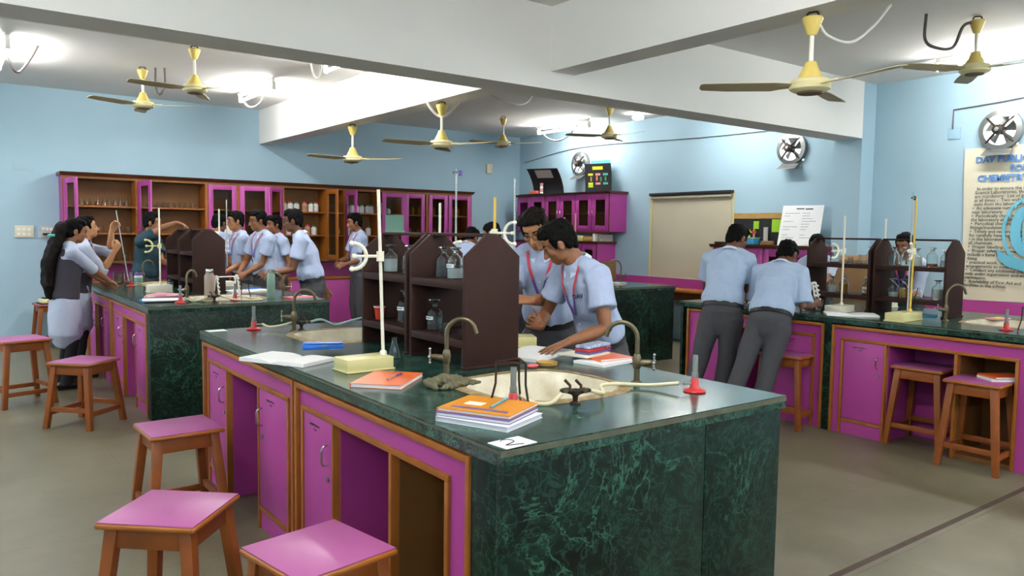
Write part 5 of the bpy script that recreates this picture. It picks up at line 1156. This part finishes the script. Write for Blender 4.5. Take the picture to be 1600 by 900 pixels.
def person(label, loc, rz, h=1.62, lean=0, side=0, twist=0, curve=0, head=(0, 0, 0), la=None, ra=None, outfit='boy', skin='skin_mid', hair='short', hairm='hair', glasses=False, lanyard=True, legs=None, vox=.0065, seed=1, hand_l={}, hand_r={}, shirt='shirt_blue', sleeve=.62, text=False, watch=False, bulk=1.0, gaze=(0, 0), pelvis=(0, 0, 0)):
    root = thing('person', label, 'person', loc, rz, None); W2L = Matrix.Rotation(-math.radians(rz), 3, 'Z'); L3 = Vector(loc)
    loc_of = lambda p: W2L @ (Vector(p)-L3)
    k = h/1.65; B = bulk
    P = Vector((0, 0, .865*k))+Vector(pelvis); T = rotx(-lean) @ roty(side)
    up = T @ Vector((0, 0, 1)); fw = T @ Vector((0, 1, 0))
    def spine(d): return P+T @ Vector((0, curve*(d/(.5*k))**2*.10, d))
    chest = spine(.36*k); neck0 = spine(.53*k)
    TT = rotx(-lean-curve*18) @ roty(side) @ rotz(twist); Xs = TT @ Vector((1, 0, 0)); Fs = TT @ Vector((0, 1, 0)); Us = TT @ Vector((0, 0, 1))
    sh = {s: spine(.452*k)+Xs*(s*.160*k*(.93 if outfit in ('girl',) else 1)*(.5+.5*B)) for s in (-1, 1)}
    HR = rotx(-lean*.5) @ rotz(head[0]) @ rotx(-head[1]) @ roty(head[2])
    hb = spine(.56*k)+HR @ Vector((0, .012*k, .0)); HC = hb+HR @ Vector((0, .022*k, .105*k)); hk = k*.98
    body = MB()
    # torso under the clothes
    body.limb([P+Vector((0, 0, -.05*k)), spine(.05*k), spine(.18*k), spine(.33*k), spine(.44*k), spine(.49*k)], [(.125*k*B, .085*k*B), (.125*k*B, .085*k*B), (.11*k*B, .078*k*B), (.13*k*B, .088*k*B), (.135*k, .075*k), (.08*k, .055*k)], 16, Xs)
    body.limb([spine(.46*k), neck0, hb+HR @ Vector((0, .004, .03*k)), HC+HR @ Vector((0, -.02*k, -.03*k))], [(.07*k, .062*k), (.056*k, .058*k), (.051*k, .056*k), (.052*k, .058*k)], 14, Xs)
    build_head(body, HC, HR, hk)
    LU, LF = .285*k, .245*k; arms = {}
    for s, tgt, hp in ((-1, la, hand_l), (1, ra, hand_r)):
        if tgt is None: wr, hint = sh[s]+Vector((s*.05, .04, -.50*k)), Vector((s*.3, -1, 0))
        else: wr, hint = loc_of(tgt[0]), Vector(tgt[1])
        el, wr = ik(sh[s], wr, LU, LF, hint); arms[s] = (sh[s], el, wr)
        mid = (sh[s]+el)*.5; fa = el+(wr-el)*.35
        body.limb([sh[s], mid, el, fa, el+(wr-el)*.75, wr], [.050*k*B, .043*k*B, .036*k, .038*k, .030*k, (.027*k, .023*k)], 12)
        fd = hp.get('dir'); fd = (W2L @ Vector(fd)) if fd else (wr-el); bk = hp.get('back'); bk = (W2L @ Vector(bk)) if bk else Vector((s*.9, .1, .35))
        hand(body, wr, fd, bk, hp.get('side', 1 if s > 0 else -1)*(-1 if True else 1), hp.get('curl', 26), scale=k*.98, thumb_up=hp.get('thumb', False))
    lg = legs or {}
    feet = {s: Vector(lg.get(s, (s*.095*k, 0, 0))) for s in (-1, 1)}; hips = {s: P+Vector((s*.085*k, 0, -.02*k)) for s in (-1, 1)}; knees = {}
    for s in (-1, 1):
        an = feet[s]+Vector((0, -.02, .085*k)); kn, an = ik(hips[s], an, .388*k, .380*k, (0, 1, 0)); knees[s] = (kn, an)
        body.limb([hips[s], (hips[s]+kn)*.5, kn, kn*.6+an*.4, an], [.075*k, .064*k, .048*k, .046*k, .034*k], 10)
    remeshed(body, vox, 'body', skin, root, 3)
    bd = root
    eyes(root, HC, HR, hk, glasses, gaze)
    build_hair(root, HC, HR, hk, hair, hairm, max(vox*.8, .005), seed)
    dsp = folds(.011*k, 8, seed)
    pt = 'legging' if outfit == 'girl' else 'trouser'
    # trousers
    tr = MB(); g = outfit == 'girl'
    tr.limb([P+Vector((0, 0, -.09*k)), P+Vector((0, 0, .0)), spine(.10*k)], [(.145*k*B, .105*k*B), (.158*k*B, .118*k*B), (.142*k*B, .104*k*B)], 18, Vector((1, 0, 0)))
    for s in (-1, 1):
        kn, an = knees[s]; w = .75 if g else 1
        tr.limb([hips[s]+Vector((0, 0, -.02)), hips[s]*.5+kn*.5, kn, kn*.5+an*.5, Vector((an.x, an.y, .055*k))], [(.092*k*w, .105*k*w), (.083*k*w, .09*k*w), (.070*k*w, .072*k*w), (.066*k*w, .068*k*w), (.062*k*w, .066*k*w)], 14, Vector((1, 0, 0)))
    remeshed(tr, vox*1.7, 'leggings' if g else 'trousers', pt, root, 3, folds(.007*k, 6, seed+5))
    for s in (-1, 1):
        f = feet[s]; sm = MB(); sm.limb([f+Vector((0, -.075, .04)), f+Vector((0, -.01, .045)), f+Vector((0, .07, .035)), f+Vector((0, .15, .026))], [(.035, .038), (.037, .043), (.042, .033), (.034, .024)], 12, Vector((1, 0, 0)))
        sm.box(f.x-.036, f.x+.036, f.y-.10, f.y+.165, .0, .016); sm.build('shoe', 'shoe', root)
    # shirt, kurta, vest
    st = MB(); girl = outfit == 'girl'
    z0 = .075*k
    rings = [(spine(z0), (.158*k*B, .120*k*B)), (spine(.12*k), (.162*k*B, .124*k*B)), (spine(.20*k), (.142*k*B, .108*k*B)), (spine(.32*k), (.155*k*B, .116*k*B)), (spine(.42*k), (.160*k*(.4+.6*B), .102*k)), (spine(.475*k), (.120*k, .078*k)), (spine(.515*k), (.072*k, .066*k))]
    if girl: rings = [(P+Vector((0, .0, -.34*k)), (.190*k, .142*k)), (P+Vector((0, 0, -.15*k)), (.184*k, .136*k)), (P, (.165*k, .122*k)), (spine(.15*k), (.135*k, .103*k))]+[(c, (a*.93, b*.97)) for c, (a, b) in rings[3:]]
    st.limb([c for c, _ in rings], [r for _, r in rings], 20, Xs)
    for s in (-1, 1):
        a, e, w = arms[s]; q = a+(e-a)*min(sleeve, 1) if sleeve <= 1 else None
        ip = spine(.44*k)+Xs*(s*.09*k)
        if q is not None: st.tube([ip, a, a+(e-a)*sleeve*.5, q], [(.07*k, .062*k), .068*k*(.5+.5*B), .066*k*(.5+.5*B), .073*k*(.5+.5*B)], 14); st.ell(a, (.064*k,)*3)
        else:
            q = e+(w-e)*(sleeve-1); st.tube([ip, a, (a+e)*.5, e, q], [(.065*k, .06*k), .060*k, .055*k, .052*k, .050*k], 14); st.ell(a, (.06*k,)*3); st.ell(e, (.052*k,)*3)
    for s in (-1, 1): st.limb([neck0+Xs*(s*.045*k)-Fs*.012-Us*.012*k, sh[s]*.55+(neck0+Xs*(s*.05*k))*.45+Us*.008*k, sh[s]], [.045*k, .05*k, .058*k], 12)
    so = remeshed(st, vox*1.35, 'kurta' if girl else 'shirt', 'kurta' if girl else shirt, root, 3, dsp)
    if girl:
        vs = MB(); R2 = [(P+Vector((0, 0, .02*k)), (.170*k, .130*k)), (spine(.10*k), (.155*k, .122*k)), (spine(.20*k), (.146*k, .118*k)), (spine(.32*k), (.152*k, .124*k)), (spine(.42*k), (.146*k, .108*k)), (spine(.48*k), (.108*k, .082*k)), (spine(.51*k), (.074*k, .07*k))]
        vs.limb([c for c, _ in R2], [r for _, r in R2], 20, Xs); remeshed(vs, vox*1.3, 'vest', 'vest', root, 3, folds(.005*k, 6, seed+2))
    elif not girl and outfit != 'teal':
        be = MB(); be.tube([spine(.034*k), spine(.070*k)], [(.159*k*B, .120*k*B), (.157*k*B, .1185*k*B)], 28, Xs); be.build('belt', 'black', root)
    # collar
    co = MB(); n = 22; vs = []; fs = []; cb = neck0+Fs*(-.004)
    for i in range(n+1):
        a = math.radians(-66+312*i/n)+PI/2+math.radians(-24); a = PI/2+math.radians(20)+(2*PI-math.radians(40))*i/n
        c, q = math.cos(a), math.sin(a); e = 1-abs(2*i/n-1); drop = .030+.028*(1-e)**2
        top = cb+Xs*(.061*k*c)+Fs*(.064*k*q)+Us*(.022*k-.030*k*max(q, 0)); out = cb+Xs*(.088*k*c)+Fs*(.086*k*q+.01*(1-e)**2)+Us*(-.012*k-drop*k*max(q, -.15)*.9)
        vs += [top, out, out-Us*.004-Xs*c*.003-Fs*q*.003, top-Xs*c*.004-Fs*q*.004-Us*.004]
    for i in range(n):
        o, p = 4*i, 4*i+4; fs += [(o, p, p+1, o+1), (o+1, p+1, p+2, o+2), (o+2, p+2, p+3, o+3), (o+3, p+3, p, o)]
    fs += [(0, 1, 2, 3), (4*n, 4*n+3, 4*n+2, 4*n+1)]
    co.add(vs, fs).build('collar', 'collar' if outfit != 'teal' else 'teal_shirt', root, 0, 60)
    def front(x, d, off=.010):
        pts = [(spine(q*k), r) for q, r in ((.12, (.150, .113)), (.20, (.142, .108)), (.32, (.155, .116)), (.42, (.160, .102)), (.475, (.120, .082)), (.515, (.085, .07)))]
        dd = [.12, .20, .32, .42, .475, .515]; i = max(0, min(4, next((j for j in range(5) if d <= dd[j+1]), 4))); u = (d-dd[i])/(dd[i+1]-dd[i])
        rx = (pts[i][1][0]*(1-u)+pts[i+1][1][0]*u)*B*k; ry = (pts[i][1][1]*(1-u)+pts[i+1][1][1]*u)*B*k
        t_ = max(-.98, min(.98, x*k/rx)); return spine(d*k)+Xs*(x*k)+Fs*(ry*math.sqrt(1-t_*t_)+off+(.012*k if girl else 0))
    if lanyard:
        for s in (-1, 1):
            pts = [spine(.525*k)+Xs*(s*.066*k)-Fs*.03, spine(.525*k)+Xs*(s*.080*k)+Fs*.035*k+Us*.004]+[front(s*x, d) for x, d in ((.066, .46), (.052, .42), (.036, .36), (.018, .30), (.004, .26))]
            pts = curve_pts(pts, 4); m = len(pts)*6//10; rf = Xs
            MB().tube(pts[:m+1], [(.0085*k, .0016)]*(m+1), 8, rf).build('lanyard_band', 'lanyard_red', root); MB().tube(pts[m:], [(.0085*k, .0016)]*(len(pts)-m), 8, rf).build('lanyard_band', 'lanyard_purple', root)
    if outfit == 'boy':
        pk = MB(); Q = [front(x, d, .0065) for x, d in ((-.112, .35), (-.03, .35), (-.03, .25), (-.071, .235), (-.112, .25))]
        for a, b in zip(Q, Q[1:]+Q[:1]): pk.tube([a, (a+b)/2+Fs*.002, b], .0014, 5)
        pk.build('pocket_seam', 'thread' if False else shirt, root)
        bt = MB()
        for q in (.44, .36, .28, .20, .13): bt.ell(front(0, q, .006), (.005, .005, .005))
        bt.build('button_row', 'collar', root)
    if text:
        p1, p2 = front(-.046, .368, .016), front(-.112, .368, .016); d = (p2-p1).normalized(); u = (front(-.07, .40, .014)-front(-.07, .36, .014)); u = (u-d*u.dot(d)).normalized()
        M = Matrix((d, u, d.cross(u))).transposed().to_4x4(); M.translation = p1+d.cross(u)*.010
        tm = MB(); text_into(tm, 'DAV', .034, M, bold=.0012); tm.build('embroidery', 'thread', root)
    if watch:
        a, e, w = arms[watch]; d = (w-e).normalized(); wt = MB(); c = w-d*.02; wt.tube([c-d*.011, c+d*.011], .032*k, 16); wt.build('wrist_watch', 'watch', root)
    root['_hc'] = 0; del root['_hc']
    return root, HC, HR, hk, dict(spine=spine, Xs=Xs, Fs=Fs, Us=Us, arms=arms, k=k)
bz = CT
person('boy in profile leaning on the foreground bench, hand on the open book', (3.02, 3.17, 0), 86, 1.66, lean=17, twist=-4, curve=.5, head=(-34, 26, 0), skin='skin_mid', hair='short', seed=2, vox=.0055, text=True,
       la=((2.56, 2.95, bz+.062), (0, -.6, .2)), hand_l=dict(dir=(-.9, .1, -.22), back=(0, 0, 1), curl=8), ra=((2.66, 3.30, bz+.10), (.9, -.4, -.5)), hand_r=dict(dir=(-.65, .1, .35), back=(.2, .9, .2), curl=62, thumb=True))
person('smiling boy with glasses looking down beside the foreground shelf', (3.14, 3.80, 0), 124, 1.72, lean=14, curve=.5, head=(0, 22, 8), skin='skin_light', hair='full', hairm='hair_brown', glasses=True, seed=4, vox=.0055, text=True,
       la=((2.70, 3.44, 1.13), (.4, .1, -1)), hand_l=dict(dir=(-.8, .35, .12), back=(-.2, -.6, .8), curl=45), ra=((2.72, 3.98, 1.02), (-.2, .6, -.6)))
person('taller boy seen from behind at the right bench, left of the pair', (5.20, 4.06, 0), -66, 1.68, lean=16, curve=.6, head=(-30, 22, 0), skin='skin_dark', hair='short', seed=6, shirt='shirt_blue_cool', lanyard=False,
       la=((5.62, 4.42, 1.0), (-.3, 0, -1)), ra=((5.68, 4.16, .98), (.3, -.3, -1)), legs={-1: (-.24, -.09, 0), 1: (.0, .0, 0)}, bulk=1.06)
person('shorter boy with cropped hair seen from behind at the right bench', (5.24, 3.63, 0), -70, 1.62, lean=27, curve=.7, head=(-14, 24, 0), skin='skin_dark', hair='crop', seed=8, shirt='shirt_blue_cool', lanyard=False,
       la=((5.70, 3.94, .98), (-.2, 0, -1)), ra=((5.70, 3.52, .975), (.2, -.4, -1)), legs={-1: (-.27, -.20, 0), 1: (-.05, -.10, 0)}, bulk=1.08, sleeve=.9)
V = .0085
person('girl with long loose hair and teal band standing at the left bench', (.95, 8.27, 0), -84, 1.60, lean=6, head=(-6, 10, 0), skin='skin_mid', hair='long', outfit='girl', seed=11, vox=.0075, sleeve=1.12,
       ra=((1.355, 8.40, .985), (-.6, -.5, -.4)), hand_r=dict(dir=(.8, .3, -.35), back=(.1, -.3, 1), curl=45), la=((1.33, 8.62, .97), (-.6, .5, -.4)))
person('girl holding a burette up with both hands behind the long-haired girl', (1.12, 8.80, 0), -96, 1.63, lean=9, head=(4, -12, 0), skin='skin_fair', hair='tied', outfit='girl', seed=12, vox=.0075, sleeve=1.18,
       ra=((1.44, 8.60, 1.275), (-.2, -.4, -1)), hand_r=dict(dir=(.4, -.1, .75), back=(.5, -.8, 0), curl=60), la=((1.425, 8.66, 1.475), (-.1, .5, -1)), hand_l=dict(dir=(.45, -.05, .85), back=(-.3, .9, .2), curl=50))
person('man in a dark teal shirt reaching over the left bench shelf', (1.96, 9.80, 0), -128, 1.70, lean=5, head=(10, 4, 0), skin='skin_mid', hair='crop', outfit='teal', shirt='teal_shirt', seed=13, lanyard=False, vox=V, bulk=1.12,
       ra=((2.20, 9.30, 1.575), (-.8, .3, .6)), hand_r=dict(dir=(.75, -.5, -.25), back=(.1, .1, 1), curl=30), la=((2.2, 9.5, 1.1), (.5, .5, -1)))
person('boy turned away beside the reaching man, mostly hidden by the left shelf', (2.80, 10.02, 0), -40, 1.72, lean=8, head=(-20, 12, 0), skin='skin_mid', hair='short', seed=14, lanyard=False, vox=V)
person('boy with glasses at left end of the row of boys by the long cabinet', (3.10, 9.84, 0), 92, 1.74, lean=4, head=(0, 4, 0), skin='skin_light', hair='short', glasses=True, seed=15, vox=V, ra=((2.86, 9.95, 1.02), (.3, .3, -1)), la=((2.84, 9.66, .99), (.3, -.3, -1)))
person('boy with glasses second in the row of boys, red lanyard on his chest', (3.17, 9.18, 0), 100, 1.75, lean=5, head=(-6, 6, 0), skin='skin_mid', hair='short', glasses=True, seed=16, vox=V, bulk=1.08, ra=((2.88, 9.30, .99), (.3, .3, -1)), la=((2.86, 8.98, 1.0), (.4, -.3, -1)))
person('boy half hidden behind the row, his face between two taller boys', (3.62, 10.05, 0), 96, 1.70, head=(0, 4, 0), skin='skin_mid', hair='full', seed=17, vox=V)
person('tall boy with wrist watch seen from behind, one arm on the left bench', (3.28, 8.02, 0), 66, 1.76, lean=10, curve=.4, head=(-4, 4, 0), skin='skin_dark', hair='short', glasses=True, seed=18, vox=V, bulk=1.08, lanyard=False, watch=-1,
       la=((2.77, 7.86, 1.06), (.5, -.5, -.8)), ra=((3.50, 8.12, .80), (.6, .2, -.2)))
person('boy standing alone before the long cabinet, facing left', (4.72, 9.85, 0), 84, 1.76, lean=3, head=(-4, 8, 0), skin='skin_mid', hair='short', seed=19, vox=V, ra=((4.46, 9.98, 1.08), (.3, .3, -1)), la=((4.44, 9.72, 1.06), (.3, -.3, -1)))
person('boy bending low behind the foreground shelf, only his back and hair showing', (5.0, 7.86, 0), -62, 1.70, lean=26, curve=.6, head=(-10, 20, 0), skin='skin_mid', hair='short', seed=20, vox=V, lanyard=False)
person('boy in a pale shirt bending behind the yellow rod', (5.52, 7.22, 0), 28, 1.74, lean=24, curve=.6, head=(0, 14, 0), skin='skin_mid', hair='short', seed=21, vox=V, shirt='collar', lanyard=False)
person('girl in a dark vest behind the right bench, her face beside the shelf', (7.34, 4.52, 0), 112, 1.56, lean=10, head=(-4, 12, 0), skin='skin_mid', hair='tied', outfit='girl', seed=22, vox=V, sleeve=1.3,
       la=((6.9, 4.15, 1.08), (.3, -.3, -1)), ra=((6.86, 4.55, 1.04), (.3, .4, -1)))
person('girl in a dark vest standing behind the bottles of the right bench shelf', (7.36, 3.60, 0), 92, 1.58, lean=6, head=(0, 16, 0), skin='skin_mid', hair='tied', outfit='girl', seed=23, vox=V, sleeve=1.3,
       la=((7.02, 3.36, 1.0), (.3, -.3, -1)), ra=((7.02, 3.82, 1.0), (.3, .4, -1)))
# long hair, hair band, burette in the raised hands
g = [o for o in COL.objects if o.get('label', '').startswith('girl with long loose hair')][0]
m = MB(); m.limb([(0, -.005, 1.50), (0, -.05, 1.38), (-.0, -.105, 1.2), (0, -.125, 1.02), (.0, -.12, .90)], [(.07, .06), (.085, .055), (.10, .045), (.09, .04), (.055, .028)], 16, Vector((1, 0, 0)))
for s in (-1, 0, 1): m.limb([(s*.05, -.06, 1.40), (s*.065, -.125, 1.2), (s*.06, -.14, .98), (s*.05, -.125, .85)], [.035, .042, .034, .012], 10)
remeshed(m, .009, 'long_hair', 'hair_brown', g, 3, folds(.012, 16, 3))
MB().tube([(.0+.062*math.cos(a), -.075-.035*math.sin(a), 1.43) for a in [PI*q/8 for q in range(9)]], .013, 8).build('hair_band', 'teal_card', g)
burette('glass burette held tilted by the girl at the left bench', (1.56, 8.60, .97), (1.455, 8.62, 1.735), cock=False)
